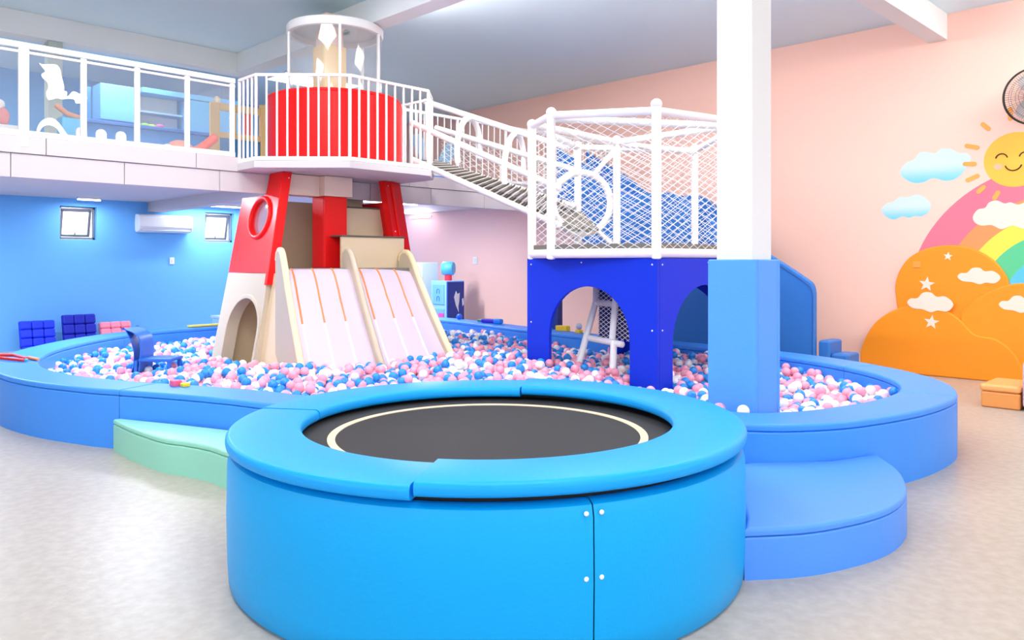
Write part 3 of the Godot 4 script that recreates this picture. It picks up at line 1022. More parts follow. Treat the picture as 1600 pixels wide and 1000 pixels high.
	var c2 := thing("column_pad", "pale yellow padded sleeve on the pillar inside the glass lantern", "padding", P(8.08, 5.04, 2.48))
	for e in [[7.945, 4.895, 7.968, 5.185], [7.969, 4.895, 8.215, 4.918], [7.969, 5.162, 8.215, 5.185], [8.192, 4.919, 8.215, 5.161]]:
		put("pad_panel", MB.new().bx(P(e[0], e[1], 2.48), P(e[2], e[3], 3.93), 0.008, 2), mat(rgb8(248, 216, 150), 0.5), c2)
	slides()
	balcony()


func slides() -> void:
	var t := thing("double_slide", "two-lane white slide with orange stripes running down into the balls", "slide", P(7.0, 4.9, 0))
	var top := [Vector2(7.35, 4.02), Vector2(7.45, 4.90), Vector2(7.55, 5.78)]
	var bot := [Vector2(6.62, 3.88), Vector2(6.60, 4.80), Vector2(6.53, 5.74)]
	var wall := [[-0.14, 0.0], [-0.14, 1.42], [-0.12, 1.49], [-0.06, 1.525], [0.0, 1.52], [0.06, 1.48], [0.12, 1.40], [0.2, 1.27], [0.3, 1.11], [0.5, 0.82], [0.75, 0.48], [1.0, 0.17], [1.06, 0.08], [1.06, 0.0]]
	for k in 3:
		var d: Vector2 = bot[k] - top[k]
		var ax := P(d.x, d.y, 0)
		var zx := P(-d.y, d.x, 0).normalized() * -1.0
		if zx.x < 0:
			zx = -zx
		var xf := Transform3D(Basis(ax, Vector3.UP, zx), P(top[k].x, top[k].y, 0))
		var poly := PackedVector2Array()
		for w in wall:
			poly.append(Vector2(w[0], w[1]))
		var o := put("side_wall", MB.new().prism(poly, -0.03, 0.03, xf, 0.0, 0.0, 30), M.pale_beige, t)
		var path := PackedVector3Array()
		for i in range(1, wall.size() - 1):
			path.append(xf * Vector3(wall[i][0], wall[i][1], 0))
		put("edge_trim", MB.new().tube(path, 0.034, 10), M.edge if k != 1 else M.pale_beige, o)
	var bed := [[-0.13, 1.335], [0.0, 1.33], [0.05, 1.315], [0.11, 1.265], [0.18, 1.175], [0.28, 1.02], [0.45, 0.78], [0.65, 0.51], [0.85, 0.26], [0.95, 0.16], [1.05, 0.10]]
	for lane in 2:
		var m := MB.new()
		var pt := func(i: int, f: float, lift: float) -> Vector3:
			var a: Vector2 = top[lane].lerp(bot[lane], bed[i][0])
			var b: Vector2 = top[lane + 1].lerp(bot[lane + 1], bed[i][0])
			var q := a.lerp(b, f)
			return P(q.x, q.y, bed[i][1] + lift)
		var nrm := func(i: int) -> Vector3:
			var i0 := maxi(i - 1, 0)
			var i1 := mini(i + 1, bed.size() - 1)
			var along: Vector3 = pt.call(i1, 0.5, 0.0) - pt.call(i0, 0.5, 0.0)
			var across: Vector3 = pt.call(i, 1.0, 0.0) - pt.call(i, 0.0, 0.0)
			var n := along.cross(across).normalized()
			return n if n.y > 0 else -n
		for i in bed.size() - 1:
			var n0: Vector3 = nrm.call(i)
			var n1: Vector3 = nrm.call(i + 1)
			m.quad(pt.call(i, 0.03, 0.0), pt.call(i, 0.97, 0.0), pt.call(i + 1, 0.97, 0.0), pt.call(i + 1, 0.03, 0.0), n0, n0, n1, n1)
			m.quad(pt.call(i, 0.03, -0.05), pt.call(i, 0.97, -0.05), pt.call(i + 1, 0.97, -0.05), pt.call(i + 1, 0.03, -0.05), -n0, -n0, -n1, -n1)
		var o := put("slide_bed", m, M.slide, t)
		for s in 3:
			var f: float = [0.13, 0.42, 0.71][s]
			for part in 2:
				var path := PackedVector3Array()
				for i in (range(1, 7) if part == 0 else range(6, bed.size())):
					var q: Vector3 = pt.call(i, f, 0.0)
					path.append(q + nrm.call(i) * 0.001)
				put("orange_stripe" if part == 0 else "painted_reflection", MB.new().tube(path, 0.011, 8), M.orange if part == 0 else M.white_gloss, o)  # white lower lengths are lamp reflections on the bed, put in as colour


func balcony() -> void:
	var oct := [[8.19, 3.95], [7.80, 3.95], [7.10, 4.68], [7.12, 5.78], [7.45, 6.1], [8.19, 6.1]]
	var d := thing("balcony_deck", "white octagonal balcony deck around the lighthouse top", "balcony", P(7.9, 5.0, 2.40))
	var poly := PackedVector2Array()
	for e in oct:
		poly.append(Vector2(e[1], e[0]))
	put("deck_slab", MB.new().prism(poly, 2.40, 2.475, xform(PLAN), 0.006, 0.006), M.fascia, d)
	# railing
	var r := thing("balcony_railing", "white vertical bar railing around the red drum of the lighthouse", "railing", P(7.2, 5.0, 2.475))
	var counts := [4, 9, 9, 4, 7]
	for k in 5:
		var a := Vector2(oct[k][0], oct[k][1])
		var b := Vector2(oct[k + 1][0], oct[k + 1][1])
		var c := Vector2(7.9, 5.02)
		a = a.move_toward(c, 0.025)
		b = b.move_toward(c, 0.025)
		var dir := (b - a).normalized()
		var bs := Basis(P(dir.x, dir.y, 0), Vector3.UP, P(dir.x, dir.y, 0).cross(Vector3.UP)).orthonormalized()
		var mid := (a + b) / 2
		var ln := a.distance_to(b)
		put("top_rail", MB.new().rbox(P(mid.x, mid.y, 3.385), Vector3(ln + 0.02, 0.032, 0.032), 0.006, bs, 1), M.white_metal, r)
		put("bottom_rail", MB.new().rbox(P(mid.x, mid.y, 2.50), Vector3(ln + 0.02, 0.045, 0.03), 0.006, bs, 1), M.white_metal, r)
		for i in counts[k]:
			var q := a.lerp(b, float(i) / counts[k])
			var w := 0.028 if i == 0 else 0.02
			put("baluster", MB.new().rbox(P(q.x, q.y, 2.95), Vector3(w, 0.85, w), 0.004, bs, 1), M.white_metal, r)
	# red drum, open at the back, its right end rounded down
	var m := MB.new()
	var c := P(CU, CV, 0)
	var rr := 0.775
	var n := 60
	var a0 := deg_to_rad(-200.0)
	var a1 := deg_to_rad(50.0) # towards the pink wall side
	a0 = PI * 1.28
	a1 = deg_to_rad(20.0)
	var hh := func(f: float) -> float:
		var e := minf(f, 1.0 - f) * (a0 - a1) * rr
		return 3.265 - (0.2 * pow(1.0 - e / 0.6, 2.0) if e < 0.6 and f > 0.5 else 0.0)
	for i in n:
		var f0 := float(i) / n
		var f1 := float(i + 1) / n
		var t0 := lerpf(a0, a1, f0)
		var t1 := lerpf(a0, a1, f1)
		var d0 := Vector3(cos(t0), 0, sin(t0))
		var d1 := Vector3(cos(t1), 0, sin(t1))
		var h0: float = hh.call(f0)
		var h1: float = hh.call(f1)
		m.quad(c + d0 * rr + Vector3.UP * 2.476, c + d1 * rr + Vector3.UP * 2.476, c + d1 * rr + Vector3.UP * h1, c + d0 * rr + Vector3.UP * h0, d0, d1, d1, d0)
		var ri := rr - 0.045
		m.quad(c + d0 * ri + Vector3.UP * 2.476, c + d1 * ri + Vector3.UP * 2.476, c + d1 * ri + Vector3.UP * h1, c + d0 * ri + Vector3.UP * h0, -d0, -d1, -d1, -d0)
		var u0 := (Vector3.UP * 1.0)
		m.quad(c + d0 * rr + Vector3.UP * h0, c + d1 * rr + Vector3.UP * h1, c + d1 * ri + Vector3.UP * h1, c + d0 * ri + Vector3.UP * h0, u0, u0, u0, u0)
	for f in [0.0, 1.0]:
		var tt := lerpf(a0, a1, f)
		var dd := Vector3(cos(tt), 0, sin(tt))
		m.flat(c + dd * rr + Vector3.UP * 2.476, c + dd * rr + Vector3.UP * hh.call(f), c + dd * (rr - 0.045) + Vector3.UP * hh.call(f), c + dd * (rr - 0.045) + Vector3.UP * 2.476, Vector3(0, 0, -1))
	var dr := thing("lighthouse_drum", "curved bright red drum wall behind the balcony bars", "drum", P(CU, CV, 2.476))
	put("drum_wall", m, M.red, dr)
	var rp := PackedVector3Array()
	for i in n + 1:
		var tt := lerpf(a0, a1, float(i) / n)
		rp.append(c + Vector3(cos(tt), 0, sin(tt)) * (rr - 0.022) + Vector3.UP * (hh.call(float(i) / n) + 0.004))
	put("rolled_rim", MB.new().tube(rp, 0.028, 8), M.red, dr)
	# glass lantern
	var g := thing("glass_lantern", "clear round glass lantern with a white cap on the lighthouse", "lantern", P(CU, CV, 2.48))
	put("glass_wall", MB.new().lathe(pts([0.538, 2.50, 0.538, 4.06, 0.532, 4.06, 0.532, 2.50]), c, 64), M.glass, g)
	put("cap_ring", MB.new().lathe(pts([0.50, 4.05, 0.548, 4.05, 0.556, 4.06, 0.556, 4.135, 0.548, 4.145, 0.50, 4.145, 0.50, 4.05]), c, 64), M.white_metal, g)
	put("cap_roof", MB.new().lathe(pts([0.17, 4.118, 0.505, 4.118, 0.505, 4.138, 0.17, 4.138]), c, 48), mat(rgb8(214, 214, 214), 0.5), g)
	put("base_ring", MB.new().lathe(pts([0.50, 2.476, 0.555, 2.476, 0.555, 2.53, 0.50, 2.53, 0.50, 2.476]), c, 64), M.white_metal, g)
	for k in [117.0, 200.0, 57.0, 285.0, 340.0]:
		var a := deg_to_rad(k)
		var dd := Vector3(cos(a), 0, sin(a))
		var bs := Basis(Vector3.UP.cross(dd), Vector3.UP, dd).orthonormalized()
		put("mullion", MB.new().rbox(c + dd * 0.535 + Vector3.UP * 3.29, Vector3(0.03, 1.54, 0.03), 0.005, bs, 1), M.white_metal, g)
	solo("lighthouse_finial", MB.new().lathe(pts([0.0, 4.15, 0.12, 4.15, 0.13, 4.19, 0.13, 4.26, 0.09, 4.30, 0.0, 4.305]), c + Vector3(0, 0.0, 0), 8, 0, TAU, 20), mat(rgb8(246, 222, 186), 0.5), "small beige finial on top of the lantern cap", "finial")


# ---------------------------------------------------------------- bridge, cage, cube
func arched(span0: float, span1: float, a0: float, a1: float, spring: float, top: float, height: float) -> PackedVector2Array:
	var p := pts([span0, 0.0, a0, 0.0])
	p.append_array(circle(Vector2((a0 + a1) / 2, spring), (a1 - a0) / 2, top - spring, 24, PI, 0))
	p.append_array(pts([a1, 0.0, span1, 0.0, span1, height, span0, height]))
	return p


func bridge_and_cage() -> void:
	# the royal blue cube with an arch in each side
	var t := thing("arched_cube", "royal blue play cube with an arched opening in each side", "play house", P(4.83, 6.65, 0))
	var ph := 1.44
	var arch_v := arched(4.03, 5.63, 4.33, 5.325, 0.67, 1.17, ph)
	var arch_u := arched(5.892, 7.448, 6.10, 7.22, 0.64, 1.185, ph)
	var fp := put("arch_panel", MB.new().prism(arch_v, 0.0, 0.04, xform(ACROSS_V, P(0, 5.85, 0)), 0.004, 0.004), M.royal, t)
	var rp := put("arch_panel", MB.new().prism(arch_u, -0.04, 0.0, xform(ACROSS_U, P(4.03, 0, 0)), 0.004, 0.004), M.royal, t)
	put("arch_panel", MB.new().prism(arch_v, 0.0, 0.04, xform(ACROSS_V, P(0, 7.45, 0)), 0.004, 0.004), M.royal, t)
	put("arch_panel", MB.new().prism(arch_u, 0.0, 0.04, xform(ACROSS_U, P(5.63, 0, 0)), 0.004, 0.004), M.royal, t)
	put("roof_board", MB.new().bx(P(4.075, 5.895, 1.40), P(5.585, 7.445, 1.44), 0.004), M.royal, t)
	for e in [[4.08, 1.38], [4.08, 0.79], [5.57, 1.38], [5.57, 0.79], [4.9, 1.4]]:
		put("screw", MB.new().ball(P(e[0], 5.847, e[1]), Vector3(0.006, 0.009, 0.009), 8), M.white, fp)
	for e in [[5.93, 1.38], [5.93, 0.79], [7.4, 1.38], [7.4, 0.79], [6.7, 1.4]]:
		put("screw", MB.new().ball(P(4.027, e[0], e[1]), Vector3(0.009, 0.009, 0.006), 8), M.white, rp)
	# netted cage on top
	var c := thing("net_cage", "white padded tube cage with netting standing on the blue cube", "climbing frame", P(4.83, 6.65, 1.44))
	var N := P(4.05, 5.87, 0)
	var L := P(5.15, 5.69, 0)
	var L2 := P(5.58, 5.87, 0)
	var B := P(5.7, 7.45, 0)
	var R := P(4.05, 7.45, 0)
	var F := P(5.42, 8.70, 0)
	var C := P(6.3, 7.45, 0)
	var tops := {N: 2.81, L: 2.86, L2: 2.82, B: 2.85, R: 2.85, F: 2.85, C: 2.85}
	for q in tops:
		var lo := 1.44
		if q == F or q == C or q == B:
			lo = 1.42
		put("post", MB.new().tube(PackedVector3Array([q + Vector3.UP * lo, q + Vector3.UP * tops[q]]), 0.044, 14), M.tube, c)
		put("post_cap", MB.new().ball(q + Vector3.UP * tops[q], Vector3(0.052, 0.05, 0.052), 14), M.tube, c)
	for e in [[N, 2.75, L, 2.83], [L, 2.83, L2, 2.80], [L2, 2.82, B, 2.82], [B, 2.82, R, 2.83], [N, 2.75, R, 2.84], [L, 2.80, R, 2.80], [C, 2.82, F, 2.82], [F, 2.82, R, 2.83], [C, 2.82, L2, 2.80], [B, 2.80, F, 2.80]]:
		put("top_tube", MB.new().tube(PackedVector3Array([e[0] + Vector3.UP * e[1], e[2] + Vector3.UP * e[3]]), 0.038, 12, false, false), M.tube, c)
	for e in [[N, L], [L, L2], [N, R], [L2, B], [B, R], [B, C], [B, F], [F, R]]:
		put("base_tube", MB.new().tube(PackedVector3Array([e[0] + Vector3.UP * 1.485, e[1] + Vector3.UP * 1.485]), 0.044, 12, false, false), M.tube, c)
	var fl := PackedVector2Array()
	for q in [N, L, L2, C, F, R]:
		fl.append(Vector2(q.x, -q.z))
	put("floor_mat", MB.new().prism(fl, 1.45, 1.575, xform(PLAN), 0.0, 0.006), M.grey_mat, c)
	for e in [[N, L, 1.53, 2.74], [N, R, 1.53, 2.76], [L2, B, 1.58, 2.78], [B, R, 1.58, 2.78]]:
		var nt := put("netting", net(e[0], e[1], e[2], e[3], 0.072), M.net, c)
		nt.set_meta("kind", "stuff")
	# brace tubes between cage and bridge ring
	put("brace", MB.new().tube(PackedVector3Array([B + Vector3.UP * 2.76, P(5.93, 7.28, 2.42)]), 0.03, 10), M.tube, c)
	put("brace", MB.new().tube(PackedVector3Array([B + Vector3.UP * 1.56, P(5.93, 7.28, 1.83)]), 0.03, 10), M.tube, c)
	# bridge
	var b := thing("net_bridge", "white hooped net bridge sloping from the balcony to the cage", "bridge", P(6.9, 6.7, 2.0))
	var s0 := Vector3(7.62, 6.18, 2.60)    # u, v, h at the balcony, mid line
	var s1 := Vector3(6.22, 7.02, 1.86)
	var across := Vector2(0.4526, 0.891)   # away from the camera
	var at := func(f: float, w: float, up: float) -> Vector3:
		var q := s0.lerp(s1, f)
		return P(q.x + across.x * w, q.y + across.y * w, q.z + up + (w + 0.33) / 0.66 * (0.06 + 0.2 * f))
	for e in [[-0.33, 0.0, "deck_tube"], [0.33, 0.0, "deck_tube"], [-0.36, 0.44, "hand_rail"], [0.36, 0.44, "hand_rail"], [0.02, 0.74, "ridge_tube"]]:
		put(e[2], MB.new().tube(PackedVector3Array([at.call(-0.05, e[0], e[1]), at.call(1.06, e[0], e[1] + (0.06 if e[2] == "ridge_tube" else 0.0))]), 0.036, 12), M.tube, b)
	var slats := 44
	var mat_slat := mat(rgb8(196, 190, 184), 0.5)
	var dark_slat := mat(rgb8(84, 78, 72), 0.6)
	for k in slats:
		var f := (k + 0.5) / slats
		put("slat", MB.new().tube(PackedVector3Array([at.call(f, -0.32, 0.03), at.call(f, 0.32, 0.03)]), 0.012, 6), mat_slat if k % 2 else dark_slat, b)
	put("deck_net", MB.new().prism(pts([0, 0, 1, 0, 1, 1, 0, 1]), 0.0, 1.0, Transform3D(Basis(at.call(1.0, -0.31, -0.005) - at.call(0.0, -0.31, -0.005), at.call(0.0, 0.31, 0.0) - at.call(0.0, -0.31, 0.0), Vector3(0, 0.008, 0)), at.call(0.0, -0.31, -0.012))), mat(rgb8(92, 88, 84), 0.8), b)
	for f in [0.31, 0.66]:
		var p := PackedVector3Array()
		for k in 33:
			var a: float = lerpf(-0.36, PI + 0.36, k / 32.0)
			p.append(at.call(f, -0.385 * cos(a), 0.36 + 0.385 * sin(a)) + Vector3(0.0, -0.01, 0.0))
		put("hoop", MB.new().tube(p, 0.036, 12), M.tube, b)
	# closing ring, turned towards the hall
	var rc := P(5.99, 7.16, 2.10)
	var rx := Vector3(sqrt(0.5), 0, sqrt(0.5))
	rx = (rx + Vector3(0.2, 0, -0.1)).normalized()
	var ring := PackedVector3Array()
	for k in 48:
		var a := TAU * k / 48
		ring.append(rc + rx * cos(a) * 0.35 + Vector3.UP * sin(a) * 0.36)
	put("end_ring", MB.new().tube(ring, 0.042, 12, true), M.tube, b)
	var rm := MB.new()
	var q := [P(6.62, 7.38, 2.15), P(6.27, 7.48, 2.04), P(5.82, 7.26, 1.80), P(6.08, 6.79, 1.84)]
	var dn := Vector3(0, -0.04, 0)
	rm.flat(q[0], q[1], q[2], q[3], Vector3.UP)
	rm.flat(q[0] + dn, q[1] + dn, q[2] + dn, q[3] + dn, Vector3.DOWN)
	for k in 4:
		rm.flat(q[k], q[(k + 1) % 4], q[(k + 1) % 4] + dn, q[k] + dn, (q[k] + q[(k + 1) % 4]) / 2 - (q[0] + q[1] + q[2] + q[3]) / 4)
	put("ramp_mat", rm, M.grey_mat, b)
	for w in [0.36]:
		var nt := put("netting", net2(at.call(0.0, w, 0.05), at.call(1.0, w, 0.05), 0.38, 0.07), M.net, b)
		nt.set_meta("kind", "stuff")
	# ladder frame with a netted board inside the cube
	var l := thing("ladder_frame", "white tube climbing ladder with a netted navy panel inside the blue cube", "ladder", P(4.95, 6.35, 0.3))
	var q0 := P(5.24, 6.15, 0.22)
	var q1 := P(5.22, 6.46, 0.98)
	var q2 := P(4.70, 6.07, 0.22)
	var q3 := P(4.95, 6.55, 0.62)
	put("leg", MB.new().tube(PackedVector3Array([q0, q1]), 0.034, 12), M.tube, l)
	put("leg", MB.new().tube(PackedVector3Array([q2, P(4.78, 6.2, 0.62)]), 0.034, 12), M.tube, l)
	put("rung", MB.new().tube(PackedVector3Array([P(5.21, 6.32, 0.62), P(4.66, 6.18, 0.60)]), 0.032, 12), M.tube, l)
	put("rung", MB.new().tube(PackedVector3Array([q1, P(4.62, 6.45, 0.96)]), 0.034, 12), M.tube, l)
	put("upright", MB.new().tube(PackedVector3Array([P(4.85, 6.26, 0.60), P(4.95, 6.5, 1.38)]), 0.034, 12), M.tube, l)
	put("upright", MB.new().tube(PackedVector3Array([q1, P(5.27, 6.55, 1.39)]), 0.034, 12), M.tube, l)
	var na := P(5.17, 6.42, 0.62)
	var nb := P(4.66, 6.3, 0.62)
	put("net_board", MB.new().flatbox(na + P(0.03, 0.08, 0), nb + P(0.03, 0.08, 0), 1.36, 0.02), mat(rgb8(14, 20, 110), 0.6), l)
	var nn := put("netting", net(na, nb, 0.0, 0.74, 0.045), M.net, l)
	nn.set_meta("kind", "stuff")


# diamond net between two uprights, from height h0 to h1 above them
func net(a: Vector3, b: Vector3, h0: float, h1: float, cell: float) -> MB:
	var m := MB.new()
	var w := Vector2(b.x - a.x, b.z - a.z).length()
	var h := h1 - h0
	var q := 1.9                      # the diamonds lie wider than they are tall
	for s in [-1, 1]:
		var k := -h * q
		while k < w:
			# line x = k + q y (s = 1), or the same mirrored top to bottom (s = -1), clipped to the frame
			var y0 := maxf(0.0, -k / q)
			var y1 := minf(h, (w - k) / q)
			if y1 > y0 + 0.01:
				var p := PackedVector3Array()
				for y in [y0, (y0 + y1) / 2, y1]:
					var x: float = k + q * y
					var yy: float = y if s == 1 else h - y
					p.append(a + (b - a) * (x / w) + Vector3.UP * (h0 + yy))
				m.tube(p, 0.003, 4, false, false)
			k += cell * 1.9
	return m


func net2(a: Vector3, b: Vector3, h: float, cell: float) -> MB:
	return net(a, b, 0.0, h, cell)


# ---------------------------------------------------------------- right side: slide, mural, pads, fan
func right_side() -> void:
	# wave slide along the pink wall
	var t := thing("wave_slide", "tall dark blue padded wave slide along the pink wall", "slide", P(5.9, 9.3, 0))
	var top := curve(pts([7.95, 3.14, 7.6, 2.93, 7.2, 2.71, 6.91, 2.49, 6.74, 2.38, 6.57, 2.33, 6.2, 2.345, 5.94, 2.33, 5.77, 2.25, 5.6, 2.12, 5.25, 1.9, 4.48, 1.47, 4.06, 1.21, 3.98, 1.13, 3.96, 1.04]), 3, false)
	var poly := top.duplicate()
	poly.append_array(pts([3.96, 0.0, 5.95, 0.0, 6.05, 0.9, 6.6, 1.3, 7.38, 1.68, 7.95, 2.0]))
	put("side_panel", MB.new().prism(poly, 0.0, 0.08, xform(ACROSS_V, P(0, 8.9, 0)), 0.02, 0.02), M.slide_blue, t)
	var far := PackedVector2Array()
	for p in poly:
		far.append(Vector2(maxf(p.x, 5.0 + (p.x - 3.96) * 0.05), p.y))
	put("side_panel", MB.new().prism(far, 0.0, 0.08, xform(ACROSS_V, P(0, 9.6, 0)), 0.0, 0.0), M.slide_blue, t)
	var bed := PackedVector2Array()
	for p in top:
		if p.x > 4.9:
			bed.append(p - Vector2(0, 0.22))
	for i in range(bed.size() - 1, -1, -1):
		bed.append(bed[i] - Vector2(0, 0.06))
	put("slide_bed", MB.new().prism(bed, 0.0, 0.6, xform(ACROSS_V, P(0, 8.99, 0))), M.slide_blue, t)
	var pip := PackedVector3Array()
	for i in range(top.size() - 14, top.size()):
		pip.append(P(top[i].x + 0.02, 8.897, top[i].y - 0.04))
	pip.append(P(3.985, 8.897, 0.02))
	put("piping", MB.new().tube(pip, 0.006, 6), mat(rgb8(30, 80, 160), 0.5), t)
	solo("step_block", MB.new().bx(P(3.80, 8.95, 0), P(3.94, 9.3, 0.50), 0.03, 3), M.slide_blue, "taller dark blue padded block at the foot of the wave slide", "step")
	solo("step_block", MB.new().bx(P(3.60, 8.95, 0), P(3.795, 9.3, 0.36), 0.03, 3), M.slide_blue, "lower dark blue padded block before the orange wall cushion", "step")
	# orange cloud cushions on the wall
	var grp := "orange cloud cushions on the pink wall"
	var deco := mat(rgb8(240, 224, 208), 0.7)
	var a := thing("wall_cushion", "topmost orange cloud shaped wall cushion with two stars and a cloud", "wall cushion", P(3.0, 10.55, 0.82), grp)
	put("cushion", MB.new().prism(curve(pts([3.55, 0.70, 3.64, 0.97, 3.63, 1.2, 3.51, 1.43, 3.3, 1.565, 3.04, 1.61, 2.81, 1.58, 2.62, 1.485, 2.48, 1.35, 2.39, 1.16, 2.4, 0.9, 2.6, 0.6, 3.1, 0.5]), 5), -0.045, 0.0, xform(ACROSS_V, P(0, 10.6, 0)), 0.02, 0.0), M.orange_pad, a)
	star(a, 3.03, 1.475, 0.055, 10.553, deco)
	star(a, 3.27, 1.13, 0.095, 10.553, deco)
	cloud(a, 2.70, 1.235, 0.225, 0.10, 10.553, deco)
	put("outlet", MB.new().bx(P(3.34, 10.545, 1.335), P(3.43, 10.555, 1.41), 0.004), mat(rgb8(250, 160, 70), 0.4), a)
	var b := thing("wall_cushion", "lower left orange cloud shaped wall cushion standing on the floor", "wall cushion", P(3.2, 10.53, 0), grp)
	put("cushion", MB.new().prism(curve(pts([4.04, 0.0, 4.065, 0.2, 4.0, 0.42, 3.85, 0.65, 3.61, 0.81, 3.34, 0.87, 3.08, 0.83, 2.89, 0.715, 2.73, 0.545, 2.54, 0.515, 2.39, 0.42, 2.27, 0.26, 2.2, 0.0]), 5, false), -0.095, -0.046, xform(ACROSS_V, P(0, 10.6, 0)), 0.022, 0.0), M.orange_pad, b)
	cloud(a, 3.22, 0.905, 0.26, 0.125, 10.5, deco)
	star(b, 3.2, 0.665, 0.09, 10.503, deco)
	var d := thing("wall_cushion", "right hand orange cloud shaped wall cushion cut by the photo's edge", "wall cushion", P(2.2, 10.55, 0.4), grp)
	put("cushion", MB.new().prism(curve(pts([2.6, 0.40, 2.8, 0.52, 2.89, 0.74, 2.80, 0.9, 2.62, 1.04, 2.39, 1.14, 2.2, 1.16, 1.95, 1.13, 1.6, 1.0, 1.2, 0.98, 0.8, 1.12, 0.4, 1.1, 0.05, 0.85, -0.1, 0.4, -0.1, 0.05, 1.0, 0.04, 2.2, 0.05]), 5), -0.075, -0.0, xform(ACROSS_V, P(0, 10.6, 0)), 0.02, 0.0), M.orange_pad, d)
	cloud(d, 2.27, 0.915, 0.21, 0.10, 10.522, deco)
	# mural
	var m := thing("rainbow_mural", "painted rainbow, smiling sun and clouds mural on the pink wall", "mural", P(2.6, 10.6, 1.0))
	var cols := [rgb8(255, 118, 142), rgb8(255, 150, 92), rgb8(255, 222, 84), rgb8(92, 202, 146), rgb8(92, 196, 248)]
	var rad := [1.63, 1.26, 1.04, 0.83, 0.58, 0.36]
	var rc := Vector2(1.87, 0.92)
	for k in 5:
		var band := circle(rc, rad[k], rad[k], 48, 0.0, PI)
		var inn := circle(rc, rad[k + 1], rad[k + 1], 48, PI, 0.0)
		band.append_array(inn)
		put("rainbow_band", MB.new().prism(band, -0.002, 0.0, xform(ACROSS_V, P(0, 10.6, 0))), mat(cols[k], 0.75), m)
	var sun := put("sun", MB.new().prism(circle(Vector2(2.33, 2.595), 0.325, 0.318, 48), -0.004, -0.0, xform(ACROSS_V, P(0, 10.6, 0))), mat(rgb8(255, 188, 72), 0.75), m)
	var ink := mat(rgb8(70, 44, 20), 0.7)
	for s in [[2.47, 2.615, 0.06, 0.2, PI - 0.2], [2.23, 2.615, 0.06, 0.2, PI - 0.2], [2.35, 2.555, 0.085, PI + 0.3, TAU - 0.3]]:
		var p := PackedVector3Array()
		for k in 17:
			var an: float = lerpf(s[3], s[4], k / 16.0)
			p.append(P(s[0] + s[2] * cos(an), 10.592, s[1] + s[2] * 1.0 * sin(an)))
		put("smile_line", MB.new().tube(p, 0.0075, 6), ink, sun)
	for s in [2.505, 2.18]:
		put("blush", MB.new().prism(circle(Vector2(s, 2.525), 0.045, 0.035, 20), -0.0055, 0.0, xform(ACROSS_V, P(0, 10.6, 0))), mat(rgb8(252, 178, 150), 0.75), sun)
	for e in [[2.675, 3.055, 2.595, 2.975], [2.85, 2.81, 2.71, 2.77], [2.87, 2.59, 2.74, 2.58], [2.84, 2.385, 2.71, 2.44], [2.72, 2.235, 2.645, 2.305], [2.55, 2.145, 2.50, 2.235], [2.385, 3.2, 2.38, 3.06], [1.99, 3.06, 2.06, 2.97], [1.81, 2.81, 1.94, 2.77], [1.8, 2.59, 1.93, 2.58]]:
		var p0 := Vector2(e[0], e[1])
		var p1 := Vector2(e[2], e[3])
		var dn := (p1 - p0).normalized().orthogonal() * 0.026
		var ray := PackedVector2Array()
		var ang := (p1 - p0).angle()
		for k in 7:
			var w := ang + PI / 2 - k * PI / 6
			ray.append(p1 + Vector2(cos(w), sin(w)) * 0.026 - Vector2(cos(ang), sin(ang)) * 0.015)
		for k in 7:
			var w := ang - PI / 2 - k * PI / 6
			ray.append(p0 + Vector2(cos(w), sin(w)) * 0.026 + Vector2(cos(ang), sin(ang)) * 0.015)
		put("sun_ray", MB.new().prism(ray, -0.0065, 0.0, xform(ACROSS_V, P(0, 10.6, 0))), mat(rgb8(252, 168, 84), 0.75), m)
	blue_cloud(m, curve(pts([3.6, 2.55, 3.53, 2.66, 3.43, 2.70, 3.36, 2.78, 3.26, 2.77, 3.19, 2.75, 3.12, 2.80, 3.02, 2.79, 2.92, 2.73, 2.84, 2.72, 2.79, 2.65, 2.84, 2.54, 2.94, 2.43, 3.06, 2.40, 3.21, 2.445, 3.31, 2.405, 3.43, 2.40, 3.54, 2.46]), 4))
	blue_cloud(m, curve(pts([3.83, 2.08, 3.76, 2.16, 3.68, 2.18, 3.60, 2.235, 3.51, 2.225, 3.40, 2.255, 3.32, 2.22, 3.24, 2.13, 3.26, 2.03, 3.34, 1.98, 3.43, 1.985, 3.49, 1.965, 3.57, 1.985, 3.67, 1.95, 3.77, 1.99]), 4))
	var wc := put("cloud", MB.new().prism(curve(pts([2.77, 1.95, 2.72, 2.03, 2.64, 2.05, 2.60, 2.11, 2.52, 2.13, 2.44, 2.09, 2.38, 2.10, 2.30, 2.07, 2.2, 2.1, 2.05, 2.08, 1.95, 2.0, 1.98, 1.86, 2.1, 1.8, 2.25, 1.79, 2.36, 1.83, 2.47, 1.79, 2.57, 1.84, 2.68, 1.84, 2.75, 1.88]), 4), -0.004, 0.0, xform(ACROSS_V, P(0, 10.6, 0))), deco, m)
	wc.set_meta("label", "cream white cloud across the rainbow")
	# wall fan
	fan()
	# orange step and the pale block beside it
	var os := thing("padded_step", "small orange padded step before the orange wall cushions", "step", P(2.0, 8.9, 0))
	put("step_body", MB.new().bx(P(1.86, 8.63, 0), P(2.19, 9.2, 0.155), 0.02, 2), mat(rgb8(240, 158, 84), 0.45), os)
	put("top_cushion", MB.new().bx(P(1.855, 8.62, 0.157), P(2.2, 9.21, 0.225), 0.028, 3), mat(rgb8(250, 176, 104), 0.45), os)
	solo("padded_block", MB.new().bx(P(1.2, 8.6, 0), P(1.845, 9.3, 0.49), 0.07, 4), mat(rgb8(222, 198, 214), 0.5), "pale lilac padded block right of the orange step", "block")


